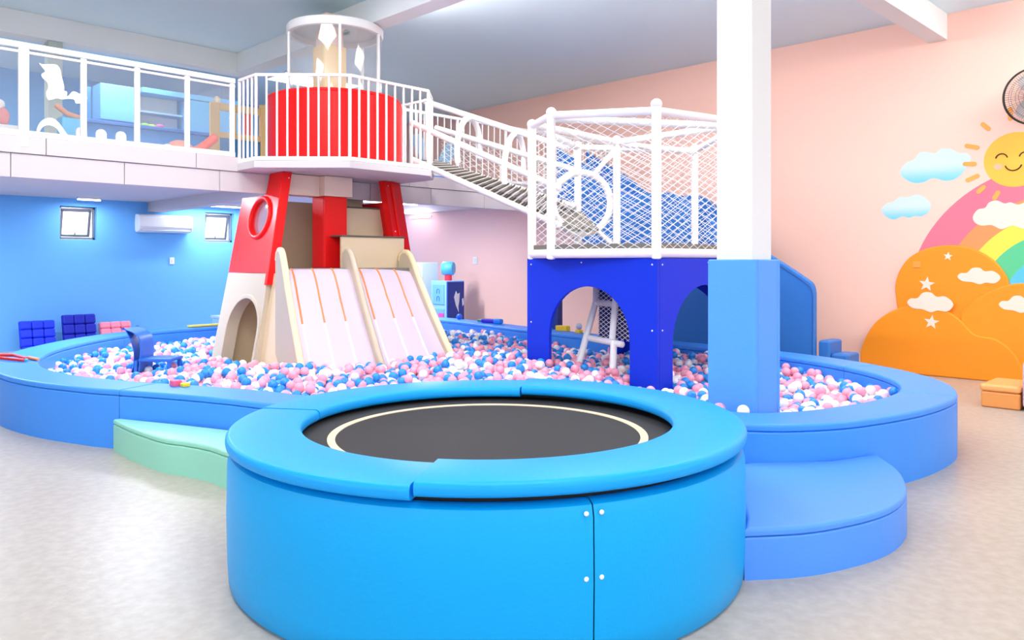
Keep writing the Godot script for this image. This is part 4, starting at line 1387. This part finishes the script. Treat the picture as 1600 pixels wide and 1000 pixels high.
func star(parent: Node3D, u: float, h: float, r: float, v: float, m: Material) -> void:
	var p := PackedVector2Array()
	for k in 10:
		var a := PI / 2 + k * TAU / 10 + 0.12
		var q := r if k % 2 == 0 else r * 0.42
		p.append(Vector2(u + cos(a) * q, h + sin(a) * q))
	put("star", MB.new().prism(p, -0.003, 0.0, xform(ACROSS_V, P(0, v, 0)), 0.0, 0.0, 5), m, parent)


func cloud(parent: Node3D, u: float, h: float, w: float, hh: float, v: float, m: Material) -> void:
	var p := curve(pts([w, -0.1 * hh, w * 0.85, 0.35 * hh, w * 0.55, 0.4 * hh, w * 0.3, 0.95 * hh, -w * 0.05, hh, -w * 0.3, 0.6 * hh, -w * 0.65, 0.65 * hh, -w * 0.95, 0.2 * hh, -w, -0.3 * hh, -w * 0.75, -0.8 * hh, -w * 0.35, -0.75 * hh, -w * 0.05, -0.95 * hh, w * 0.3, -0.7 * hh, w * 0.75, -0.6 * hh]), 4)
	for i in p.size():
		p[i] += Vector2(u, h)
	put("cloud", MB.new().prism(p, -0.003, 0.0, xform(ACROSS_V, P(0, v, 0))), m, parent)


func blue_cloud(parent: Node3D, p: PackedVector2Array) -> void:
	# the painted cloud fades from grey white above to light blue along its lower edge
	var m := MB.new()
	m.tinted = true
	var lo := 99.0
	var hi := -99.0
	for q in p:
		lo = minf(lo, q.y)
		hi = maxf(hi, q.y)
	var idx := Geometry2D.triangulate_polygon(p)
	var todo := []
	for i in range(0, idx.size(), 3):
		todo.append([p[idx[i]], p[idx[i + 1]], p[idx[i + 2]], 0])
	var cm := func(q: Vector2) -> Color:
		var f := (q.y - lo) / (hi - lo)
		return rgb8(128, 208, 242).lerp(rgb8(206, 226, 232), smoothstep(0.0, 0.55, f)).srgb_to_linear()
	while todo.size():
		var e = todo.pop_back()
		if e[3] < 3:
			var ab: Vector2 = (e[0] + e[1]) / 2
			var bc: Vector2 = (e[1] + e[2]) / 2
			var ca: Vector2 = (e[2] + e[0]) / 2
			for z in [[e[0], ab, ca], [ab, e[1], bc], [ca, bc, e[2]], [ab, bc, ca]]:
				todo.append([z[0], z[1], z[2], e[3] + 1])
		else:
			var n := Vector3(-1, 0, 0)
			var v3 := []
			for k in 3:
				v3.append(P(e[k].x, 10.597, e[k].y))
			var g: Vector3 = (v3[1] - v3[0]).cross(v3[2] - v3[0])
			if g.dot(n) > 0:
				m.vs.append_array(PackedVector3Array([v3[0], v3[2], v3[1]]))
				m.cs.append_array(PackedColorArray([cm.call(e[0]), cm.call(e[2]), cm.call(e[1])]))
			else:
				m.vs.append_array(PackedVector3Array([v3[0], v3[1], v3[2]]))
				m.cs.append_array(PackedColorArray([cm.call(e[0]), cm.call(e[1]), cm.call(e[2])]))
			m.ns.append_array(PackedVector3Array([n, n, n]))
	m.tinted = true
	put("cloud", m, mat(Color.WHITE, 0.75, {"vertex_color_use_as_albedo": true}), parent)


func fan() -> void:
	var c := P(2.06, 10.25, 3.24)
	var t := thing("wall_fan", "black wire caged fan mounted high on the pink wall", "fan", P(2.06, 10.6, 3.24))
	var blk := mat(rgb8(28, 26, 28), 0.4)
	var fwd := Vector3(-0.9, -0.12, 0.42).normalized()
	var sx := Vector3.UP.cross(fwd).normalized()
	var sy := fwd.cross(sx)
	for z in [-0.06, 0.06]:
		var p := PackedVector3Array()
		for k in 48:
			var a := TAU * k / 48
			p.append(c + sx * cos(a) * 0.31 + sy * sin(a) * 0.31 + fwd * z * 0.15)
		put("rim_ring", MB.new().tube(p, 0.011, 8, true), blk, t)
	for side in [-1, 1]:
		var wires := MB.new()
		for k in 72:
			var a := TAU * k / 72
			var d := sx * cos(a) + sy * sin(a)
			wires.tube(PackedVector3Array([c + d * 0.05 + fwd * side * 0.075, c + d * 0.2 + fwd * side * 0.07, c + d * 0.29 + fwd * side * 0.035, c + d * 0.31]), 0.0014, 4, false, false)
		for rr in [0.1, 0.18, 0.25]:
			var p := PackedVector3Array()
			for k in 40:
				var a := TAU * k / 40
				p.append(c + (sx * cos(a) + sy * sin(a)) * rr + fwd * side * (0.074 if rr < 0.2 else 0.055))
			wires.tube(p, 0.002, 4, true)
		var w := put("cage_wires", wires, blk, t)
		w.set_meta("kind", "stuff")
	for k in 3:
		var a := TAU * k / 3
		var d := sx * cos(a) + sy * sin(a)
		var e := sx * -sin(a) + sy * cos(a)
		put("blade", MB.new().prism(curve(pts([0.03, -0.03, 0.12, -0.09, 0.24, -0.08, 0.265, 0.02, 0.2, 0.09, 0.08, 0.06]), 4), -0.002, 0.002, Transform3D(Basis(d, (e + fwd * 0.3).normalized(), fwd), c)), mat(rgb8(168, 156, 158), 0.3), t)
	var hb := Basis(sx, fwd, sx.cross(fwd)).orthonormalized()
	put("motor_hub", MB.new().lathe(pts([0.0, -0.2, 0.06, -0.19, 0.075, -0.1, 0.06, -0.05, 0.04, -0.03, 0.045, 0.085, 0.0, 0.095]), c, 20, 0, TAU, 50, hb), blk, t)
	put("bracket", MB.new().tube(PackedVector3Array([c - fwd * 0.15, c - fwd * 0.15 + Vector3(0.05, -0.12, 0), P(2.06, 10.58, 3.08)]), 0.02, 10).bx(P(1.99, 10.56, 3.0), P(2.13, 10.6, 3.18), 0.006), blk, t)


# ---------------------------------------------------------------- left side
func left_side() -> void:
	# quilted floor chairs against the blue wall
	var spec := [[3.45, 0.47, "royal", "quilted royal blue floor chair, leftmost against the blue wall"], [4.05, 0.54, "navy", "quilted dark navy blue floor chair between the other two"], [4.60, 0.40, "pink", "quilted pink floor chair leaning on the blue wall"]]
	for s in spec:
		var v: float = s[0]
		var t := thing("floor_chair", s[3], "floor chair", P(14.0, v, 0))
		var m: Material = {"royal": mat(rgb8(14, 56, 226), 0.6), "navy": mat(rgb8(6, 30, 178), 0.6), "pink": mat(rgb8(255, 150, 172), 0.6)}[s[2]]
		var b := Basis(Vector3.RIGHT, deg_to_rad(-14 if s[2] != "pink" else -20))
		var o := P(13.86, v, 0.09)
		var rows := 3
		var ph: float = (s[1] - 0.06) / rows
		put("back_board", MB.new().rbox(o + b * Vector3(0, s[1] / 2 - 0.03, -0.055), Vector3(0.48, s[1] - 0.04, 0.05), 0.02, b, 2), m, t)
		for i in 3:
			for j in rows:
				put("back_cushion", MB.new().rbox(o + b * Vector3((i - 1) * 0.162, (j + 0.5) * ph, 0), Vector3(0.163, ph + 0.001, 0.085), 0.032, b, 3), m, t)
		for i in 3:
			for j in 2:
				put("seat_cushion", MB.new().rbox(P(13.74 - j * 0.2, v + (i - 1) * 0.162, 0.06), Vector3(0.163, 0.09, 0.2), 0.034, Basis(), 3), m, t)
	# small chair lying among the balls
	var ch := thing("plastic_chair", "small blue plastic child's chair standing in the balls", "chair", P(8.35, 3.15, 0.2))
	var cm := mat(rgb8(34, 110, 214), 0.4)
	var cx := Vector3(sqrt(0.5), 0, sqrt(0.5))      # towards the right of the picture
	var cz := Vector3(-sqrt(0.5), 0, sqrt(0.5))     # towards the camera
	var o := P(8.52, 3.05, 0.0)
	var W := 0.15
	var prof := curve(pts([-0.02, 0.27, 0.0, 0.36, 0.0, 0.48, -0.03, 0.60, -0.085, 0.71, -0.1, 0.72, -0.06, 0.715, 0.02, 0.68, 0.07, 0.62, 0.085, 0.5, 0.075, 0.38, 0.06, 0.27]), 4)
	put("backrest", MB.new().prism(prof, -W, W, Transform3D(Basis(cx, Vector3.UP, -cz * -1.0), o), 0.012, 0.012), cm, ch)
	put("seat", MB.new().rbox(o + cx * 0.22 + Vector3.UP * 0.40, Vector3(0.34, 0.035, 0.3), 0.012, Basis(cx, Vector3.UP, cz), 2), cm, ch)
	for e in [[0.02, -1], [0.02, 1], [0.36, -1], [0.36, 1]]:
		put("leg", MB.new().rbox(o + cx * e[0] + cz * e[1] * 0.125 + Vector3.UP * 0.28, Vector3(0.04, 0.24, 0.04), 0.01, Basis(cx, Vector3.UP, cz), 1), cm, ch)
	# toys on the rim
	var rt := thing("toy_tongs", "red toy tongs with an orange tip on the pit wall's left end", "toy", P(8.75, 1.95, 0.445))
	var redp := mat(rgb8(236, 30, 20), 0.35)
	put("arm", MB.new().tube(PackedVector3Array([P(9.2, 1.78, 0.465), P(8.95, 1.90, 0.468), P(8.62, 2.02, 0.465)]), 0.016, 8), redp, rt)
	put("arm", MB.new().tube(PackedVector3Array([P(9.3, 1.95, 0.463), P(9.1, 2.05, 0.47), P(8.75, 2.08, 0.465)]), 0.016, 8), redp, rt)
	put("tip", MB.new().tube(PackedVector3Array([P(8.85, 2.12, 0.462), P(8.62, 2.14, 0.462)]), 0.016, 8), mat(rgb8(255, 150, 80), 0.4), rt)
	put("joint", MB.new().ball(P(8.62, 2.04, 0.465), Vector3(0.02, 0.016, 0.02), 10), mat(rgb8(60, 170, 190), 0.4), rt)
	solo("toy_block", MB.new().bx(P(6.18, 2.43, 0.445), P(6.10, 2.50, 0.49), 0.008, 2), mat(rgb8(240, 90, 130), 0.4), "small pink toy block on the front pit wall", "toy")
	solo("toy_block", MB.new().bx(P(6.08, 2.47, 0.445), P(6.02, 2.53, 0.475), 0.008, 2), mat(rgb8(240, 214, 40), 0.4), "small yellow toy block beside the pink one on the front pit wall", "toy")
	# yellow board and pale blue box on the back rim
	solo("toy_board", MB.new().rbox(P(11.5, 5.05, 0.465), Vector3(0.5, 0.03, 0.12), 0.012, Basis(Vector3.UP, 0.05), 2), mat(rgb8(250, 224, 90), 0.4), "flat yellow board on the back pit wall beside the lighthouse", "toy")
	var pb := thing("toy_box", "pale blue low toy box behind the yellow board", "box", P(12.4, 5.9, 0))
	put("box_body", MB.new().bx(P(12.2, 5.6, 0), P(12.5, 6.2, 0.50), 0.015, 2), mat(rgb8(168, 220, 250), 0.5), pb)
	put("box_lid", MB.new().bx(P(12.18, 5.58, 0.50), P(12.52, 6.22, 0.54), 0.012, 2), mat(rgb8(190, 232, 250), 0.5), pb)
	# air conditioner
	var ac := thing("air_conditioner", "white wall mounted air conditioner on the blue wall", "air conditioner", P(14.3, 5.52, 1.93))
	put("casing", MB.new().prism(curve(pts([14.34, 1.95, 14.34, 2.22, 14.2, 2.23, 14.13, 2.20, 14.12, 2.08, 14.135, 1.99, 14.2, 1.94]), 4), 5.05, 5.98, xform(ACROSS_V), 0.015, 0.015), M.white, ac)
	put("louvre", MB.new().bx(P(14.13, 5.1, 1.955), P(14.2, 5.93, 1.972), 0.004), mat(rgb8(214, 222, 236), 0.4), ac)
	put("seam", MB.new().bx(P(14.116, 5.06, 2.018), P(14.125, 5.97, 2.024), 0.001), mat(rgb8(190, 200, 220), 0.4), ac)
	put("energy_sticker", MB.new().bx(P(14.119, 5.82, 2.15), P(14.122, 5.94, 2.2), 0.0005), mat(rgb8(150, 150, 110), 0.5), ac)
	var sw := thing("light_switch", "white wall switch below the air conditioner", "switch", P(14.34, 5.69, 1.43))
	put("plate", MB.new().bx(P(14.335, 5.65, 1.37), P(14.35, 5.73, 1.49), 0.004), M.white, sw)
	put("rocker", MB.new().bx(P(14.328, 5.675, 1.40), P(14.337, 5.705, 1.46), 0.003), mat(rgb8(225, 228, 232), 0.4), sw)
	var s2 := thing("light_switch", "small white wall switch on the pink wall above the toy cupboards", "switch", P(11.63, 10.59, 1.44))
	put("plate", MB.new().bx(P(11.57, 10.585, 1.37), P(11.69, 10.6, 1.51), 0.004), M.white, s2)
	put("rocker", MB.new().bx(P(11.605, 10.578, 1.40), P(11.655, 10.587, 1.48), 0.003), mat(rgb8(232, 228, 232), 0.4), s2)


# ---------------------------------------------------------------- toy cupboards and toys far behind
func back_items() -> void:
	var pale := mat(rgb8(150, 204, 252), 0.5)
	var t := thing("toy_cupboard", "tall pale play cupboard with a blue window beside the lighthouse", "cupboard", P(12.2, 9.6, 0))
	put("cupboard_body", MB.new().bx(P(11.95, 9.5, 0), P(12.6, 9.9, 1.40), 0.012, 2), mat(rgb8(214, 230, 250), 0.5), t)
	put("blue_window", MB.new().bx(P(12.1, 9.485, 1.02), P(12.45, 9.5, 1.36), 0.006), mat(rgb8(20, 80, 240), 0.4), t)
	put("pink_sign", MB.new().bx(P(12.15, 9.475, 1.14), P(12.33, 9.487, 1.25), 0.004), mat(rgb8(240, 110, 200), 0.4), t)
	put("dark_slot", MB.new().bx(P(12.0, 9.485, 0.70), P(12.2, 9.5, 0.86), 0.004), mat(rgb8(30, 60, 160), 0.4), t)
	var c := thing("toy_cupboard", "pale blue play cupboard with a dark navy door", "cupboard", P(11.3, 9.6, 0))
	put("cupboard_body", MB.new().bx(P(11.35, 9.6, 0), P(11.80, 10.05, 1.05), 0.01, 2), pale, c)
	put("navy_door", MB.new().bx(P(11.325, 9.62, 0.03), P(11.35, 10.03, 1.03), 0.006), mat(rgb8(16, 58, 160), 0.4), c)
	put("inset_panel", MB.new().bx(P(11.40, 9.585, 0.60), P(11.74, 9.6, 0.98), 0.012, 2), mat(rgb8(120, 184, 246), 0.5), c)
	put("inset_panel", MB.new().bx(P(11.40, 9.585, 0.10), P(11.74, 9.6, 0.52), 0.012, 2), mat(rgb8(120, 184, 246), 0.5), c)
	put("pink_panel", MB.new().bx(P(11.40, 9.575, 0.15), P(11.56, 9.587, 0.44), 0.01, 2), mat(rgb8(236, 80, 180), 0.4), c)
	for e in [[11.57, 0.86, PI, 0.0], [11.57, 0.72, TAU, PI]]:
		var p := PackedVector3Array()
		p.append(P(e[0] - 0.035, 9.582, e[1] - 0.05))
		for k in 9:
			var a: float = lerpf(0.0, PI, k / 8.0)
			p.append(P(e[0] - 0.035 * cos(a), 9.582, e[1] + 0.035 * sin(a)))
		p.append(P(e[0] + 0.035, 9.582, e[1] - 0.05))
		put("panel_groove", MB.new().tube(p, 0.008, 6), mat(rgb8(60, 120, 214), 0.4), c)
	var wh := mat(rgb8(232, 236, 248), 0.5)
	put("door_print", MB.new().prism(pts([9.772, 0.74, 9.819, 0.86, 9.854, 0.80, 9.913, 0.82, 9.901, 0.66, 9.878, 0.56, 9.889, 0.45, 9.819, 0.58]), 0.0, 0.003, xform(ACROSS_U, P(11.325, 0, 0))), wh, c)
	put("door_print", MB.new().prism(pts([9.971, 0.70, 10.007, 0.72, 10.018, 0.60, 9.983, 0.56]), 0.0, 0.003, xform(ACROSS_U, P(11.325, 0, 0))), wh, c)
	put("door_print", MB.new().prism(pts([9.714, 0.12, 9.796, 0.17, 9.901, 0.16, 9.831, 0.11]), 0.0, 0.003, xform(ACROSS_U, P(11.325, 0, 0))), wh, c)
	var l := thing("toy_lollipop", "light blue round toy sign on a red foot on the cupboard", "toy", P(11.55, 9.82, 1.05))
	put("foot", MB.new().lathe(pts([0.0, 1.05, 0.07, 1.05, 0.07, 1.16, 0.0, 1.16]), P(11.55, 9.82, 0), 20), mat(rgb8(250, 50, 70), 0.4), l)
	put("disc", MB.new().lathe(pts([0.0, -0.11, 0.115, -0.11, 0.13, -0.09, 0.13, 0.09, 0.115, 0.11, 0.0, 0.11]), P(11.55, 9.82, 1.285), 32, 0, TAU, 40, Basis(Vector3.UP, PI / 6) * Basis(Vector3.RIGHT, PI / 2)), mat(rgb8(90, 186, 246), 0.45), l)
	# along the back rim
	solo("toy_ball", MB.new().ball(P(9.95, 8.7, 0.49), Vector3(0.05, 0.05, 0.05), 16), mat(rgb8(40, 110, 220), 0.3), "small blue toy ball lying on the back pit wall", "toy")
	var bl := thing("toy_blaster", "long purple and blue toy lying on the back pit wall", "toy", P(9.0, 8.55, 0.445))
	put("toy_body", MB.new().rbox(P(9.0, 8.52, 0.48), Vector3(0.12, 0.06, 0.30), 0.02, Basis(Vector3.UP, 0.15), 2), mat(rgb8(60, 30, 190), 0.4), bl)
	put("muzzle", MB.new().rbox(P(8.77, 8.47, 0.485), Vector3(0.11, 0.08, 0.14), 0.03, Basis(Vector3.UP, 0.15), 2), mat(rgb8(20, 130, 230), 0.4), bl)
	put("grip", MB.new().rbox(P(9.24, 8.57, 0.47), Vector3(0.08, 0.04, 0.16), 0.015, Basis(Vector3.UP, 0.15), 2), mat(rgb8(60, 150, 120), 0.4), bl)
	var nb := thing("navy_box", "tall navy toy box with a red handle seen through the cube's arch", "box", P(8.2, 9.5, 0))
	put("box_body", MB.new().bx(P(8.28, 9.3, 0), P(8.9, 9.42, 0.98), 0.01, 2), mat(rgb8(30, 50, 130), 0.4), nb)
	put("handle", MB.new().rbox(P(8.42, 9.285, 0.62), Vector3(0.02, 0.14, 0.04), 0.008, Basis(), 1), mat(rgb8(240, 60, 70), 0.4), nb)
	solo("toy_truck", MB.new().bx(P(7.35, 8.2, 0.445), P(7.15, 8.3, 0.52), 0.015, 2), mat(rgb8(250, 205, 50), 0.4), "yellow toy block on the back pit wall, left one in the arch", "toy")
	solo("toy_dome", MB.new().ball(P(7.46, 8.2, 0.445), Vector3(0.05, 0.06, 0.05), 14), mat(rgb8(40, 170, 110), 0.4), "green toy dome beside the yellow toys in the arch", "toy")
	solo("toy_block", MB.new().bx(P(6.92, 8.12, 0.445), P(6.84, 8.2, 0.49), 0.01, 2), mat(rgb8(250, 205, 60), 0.4), "yellow toy block under the grey ball in the arch", "toy")
	solo("toy_ball", MB.new().ball(P(6.88, 8.16, 0.535), Vector3(0.045, 0.045, 0.045), 14), mat(rgb8(190, 196, 214), 0.3), "small grey toy ball resting on a yellow block in the arch", "toy")


# ---------------------------------------------------------------- things on the mezzanine
func mezzanine_items() -> void:
	var light := mat(rgb8(110, 190, 238), 0.5)
	var mid := mat(rgb8(64, 146, 220), 0.5)
	var k := thing("play_kitchen", "long light blue play kitchen along the mezzanine's end wall", "play furniture", P(12.6, 5.0, 2.55))
	put("counter", MB.new().bx(P(12.0, 3.55, 2.55), P(12.5, 6.6, 3.36), 0.012), mid, k)
	put("worktop", MB.new().bx(P(11.95, 3.5, 3.36), P(12.52, 6.65, 3.41), 0.01), mat(rgb8(48, 120, 200), 0.5), k)
	put("wall_cupboard", MB.new().bx(P(12.1, 3.79, 3.45), P(12.45, 4.34, 3.97), 0.012), light, k)
	put("wall_cupboard", MB.new().bx(P(12.45, 3.66, 3.42), P(12.7, 3.78, 3.96), 0.01), mid, k)
	put("shelf_back", MB.new().bx(P(12.40, 4.37, 3.42), P(12.45, 5.0, 3.92), 0.006), mat(rgb8(205, 216, 224), 0.5), k)
	put("shelf", MB.new().bx(P(12.2, 4.37, 3.64), P(12.4, 5.0, 3.67), 0.004), mat(rgb8(150, 190, 214), 0.5), k)
	put("shelf_top", MB.new().bx(P(12.1, 4.37, 3.92), P(12.5, 5.9, 4.0), 0.01), light, k)
	put("side_board", MB.new().bx(P(12.1, 5.03, 3.42), P(12.5, 5.9, 3.91), 0.01), light, k)
	for e in [[12.15, 4.42, 0.045, 150, 214, 70, "green toy apple, leftmost on the play kitchen shelf"], [12.15, 4.52, 0.04, 176, 220, 60, "lime toy fruit between the green apple and the pink bun"], [12.15, 4.64, 0.05, 220, 90, 150, "pink toy bun on the play kitchen worktop"]]:
		solo("toy_food", MB.new().ball(P(e[0], e[1], 3.412 + e[2] * 0.7), Vector3(e[2] * 1.4, e[2] * 0.7, e[2]), 12), mat(rgb8(e[3], e[4], e[5]), 0.5), e[6], "toy")
	# white stickers on the glass
	var wm := mat(rgb8(252, 252, 252), 0.5)
	var f := thing("glass_sticker", "white cut-out figure sticker on the mezzanine glass", "sticker", P(8.19, 2.2, 2.9))
	put("figure", MB.new().prism(curve(pts([2.043, 3.236, 2.071, 3.226, 2.142, 3.240, 2.190, 3.240, 2.220, 3.200, 2.226, 3.152, 2.242, 3.096, 2.252, 3.043, 2.250, 3.012, 2.275, 3.004, 2.271, 2.961, 2.238, 2.929, 2.190, 2.931, 2.154, 2.915, 2.118, 2.907, 2.100, 2.966, 2.117, 3.013, 2.112, 3.064, 2.072, 3.102, 2.063, 3.133, 2.093, 3.165, 2.071, 3.196]), 3), 0.0, 0.004, xform(ACROSS_U, P(8.196, 0, 0))), wm, f)
	put("wing", MB.new().prism(curve(pts([2.230, 2.925, 2.291, 2.973, 2.328, 3.017, 2.386, 3.001, 2.449, 2.981, 2.432, 2.930, 2.386, 2.911, 2.349, 2.909, 2.336, 2.940, 2.279, 2.939]), 3), 0.0, 0.004, xform(ACROSS_U, P(8.196, 0, 0))), wm, f)
	solo("glass_sticker", MB.new().prism(curve(pts([2.019, 2.549, 2.028, 2.633, 2.063, 2.702, 2.118, 2.738, 2.166, 2.735, 2.214, 2.696, 2.255, 2.634, 2.291, 2.579, 2.267, 2.547, 2.240, 2.545, 2.220, 2.598, 2.190, 2.647, 2.150, 2.669, 2.102, 2.668, 2.063, 2.635, 2.041, 2.582, 2.040, 2.553]), 3), 0.0, 0.004, xform(ACROSS_U, P(8.196, 0, 0))), wm, "white rainbow arch sticker low on the mezzanine glass", "sticker")
	# rounded pickets just behind the glass
	var pk := 0
	for v in [2.43, 2.607, 2.79]:
		var p := pts([-0.05, 2.55, 0.05, 2.55, 0.05, 2.655])
		p.append_array(circle(Vector2(0, 2.655), 0.05, 0.05, 12, 0, PI))
		for i in p.size():
			p[i].x += v
		solo("picket", MB.new().prism(p, -0.01, 0.01, xform(ACROSS_U, P(8.3, 0, 0)), 0.003, 0.003), M.white, ["round-topped white picket, leftmost behind the mezzanine glass", "round-topped white picket, middle of three behind the glass", "round-topped white picket, rightmost of three behind the glass"][pk], "fence picket", "white pickets behind the mezzanine glass")
		pk += 1
	# light blue block with an orange arm
	var sb := thing("slide_toy", "light blue toy slide with an orange bar behind the glass", "toy", P(9.4, 2.8, 2.55))
	put("slide_panel", MB.new().prism(pts([2.56, 2.55, 2.86, 2.55, 2.74, 2.97, 2.56, 2.97]), -0.2, 0.0, xform(ACROSS_U, P(9.4, 0, 0)), 0.02, 0.02), mat(rgb8(90, 200, 250), 0.45), sb)
	put("bar", MB.new().tube(PackedVector3Array([P(9.5, 2.53, 3.10), P(9.5, 2.64, 3.02), P(9.5, 2.76, 2.99)]), 0.03, 8), mat(rgb8(244, 160, 120), 0.5), sb)
	# wooden house front
	var h := thing("house_front", "pale wooden play house front with an arched window on the mezzanine", "play furniture", P(10.5, 5.1, 2.55))
	var fr := pts([4.69, 2.55, 5.55, 2.55, 5.55, 3.62, 4.69, 3.58])
	for e in [[4.69, 2.55, 4.82, 3.60], [5.42, 2.55, 5.55, 3.66], [4.82, 3.12, 5.42, 3.2], [4.82, 3.5, 5.42, 3.6], [4.98, 3.2, 5.06, 3.5]]:
		put("board", MB.new().bx(P(10.5, e[0], e[1]), P(10.56, e[2], e[3]), 0.008), M.wood, h)
	put("lower_board", MB.new().bx(P(10.52, 4.82, 2.55), P(10.55, 5.42, 3.12), 0.004), mat(rgb8(40, 130, 190), 0.5), h)
	put("red_shutter", MB.new().bx(P(10.52, 5.2, 3.2), P(10.55, 5.29, 3.5), 0.004), mat(rgb8(230, 100, 96), 0.5), h)
	put("knob", MB.new().ball(P(10.53, 4.79, 3.63), Vector3(0.05, 0.06, 0.03), 12), M.cream, h)
	# coral plush
	var p2 := thing("plush_toy", "coral plush toy with a raised tail lying behind the glass", "plush toy", P(8.6, 3.55, 2.55))
	var coral := mat(rgb8(250, 120, 104), 0.9)
	put("tail", MB.new().tube(PackedVector3Array([P(8.6, 3.58, 2.60), P(8.6, 3.70, 2.64), P(8.6, 3.80, 2.72), P(8.6, 3.875, 2.79)]), 0.05, 14).ball(P(8.6, 3.875, 2.79), Vector3(0.05, 0.05, 0.05), 12), coral, p2)
	put("plush_body", MB.new().ball(P(8.6, 3.5, 2.64), Vector3(0.14, 0.09, 0.09), 16), mat(rgb8(250, 168, 150), 0.9), p2)
	put("head", MB.new().ball(P(8.6, 3.30, 2.60), Vector3(0.09, 0.055, 0.07), 14), coral, p2)
	put("white_patch", MB.new().ball(P(8.54, 3.34, 2.635), Vector3(0.05, 0.03, 0.03), 12), M.white, p2)
	var p3 := thing("plush_toy", "small pink and white plush at the photo's far left behind the glass", "plush toy", P(9.0, 1.9, 2.55))
	put("plush_body", MB.new().ball(P(9.0, 1.93, 2.83), Vector3(0.06, 0.09, 0.06), 14), mat(rgb8(246, 150, 150), 0.9), p3)
	put("head", MB.new().ball(P(9.0, 1.90, 2.95), Vector3(0.05, 0.05, 0.05), 14), M.white, p3)
	put("stool", MB.new().bx(P(8.9, 1.82, 2.55), P(9.1, 2.05, 2.745), 0.01), M.white, p3)
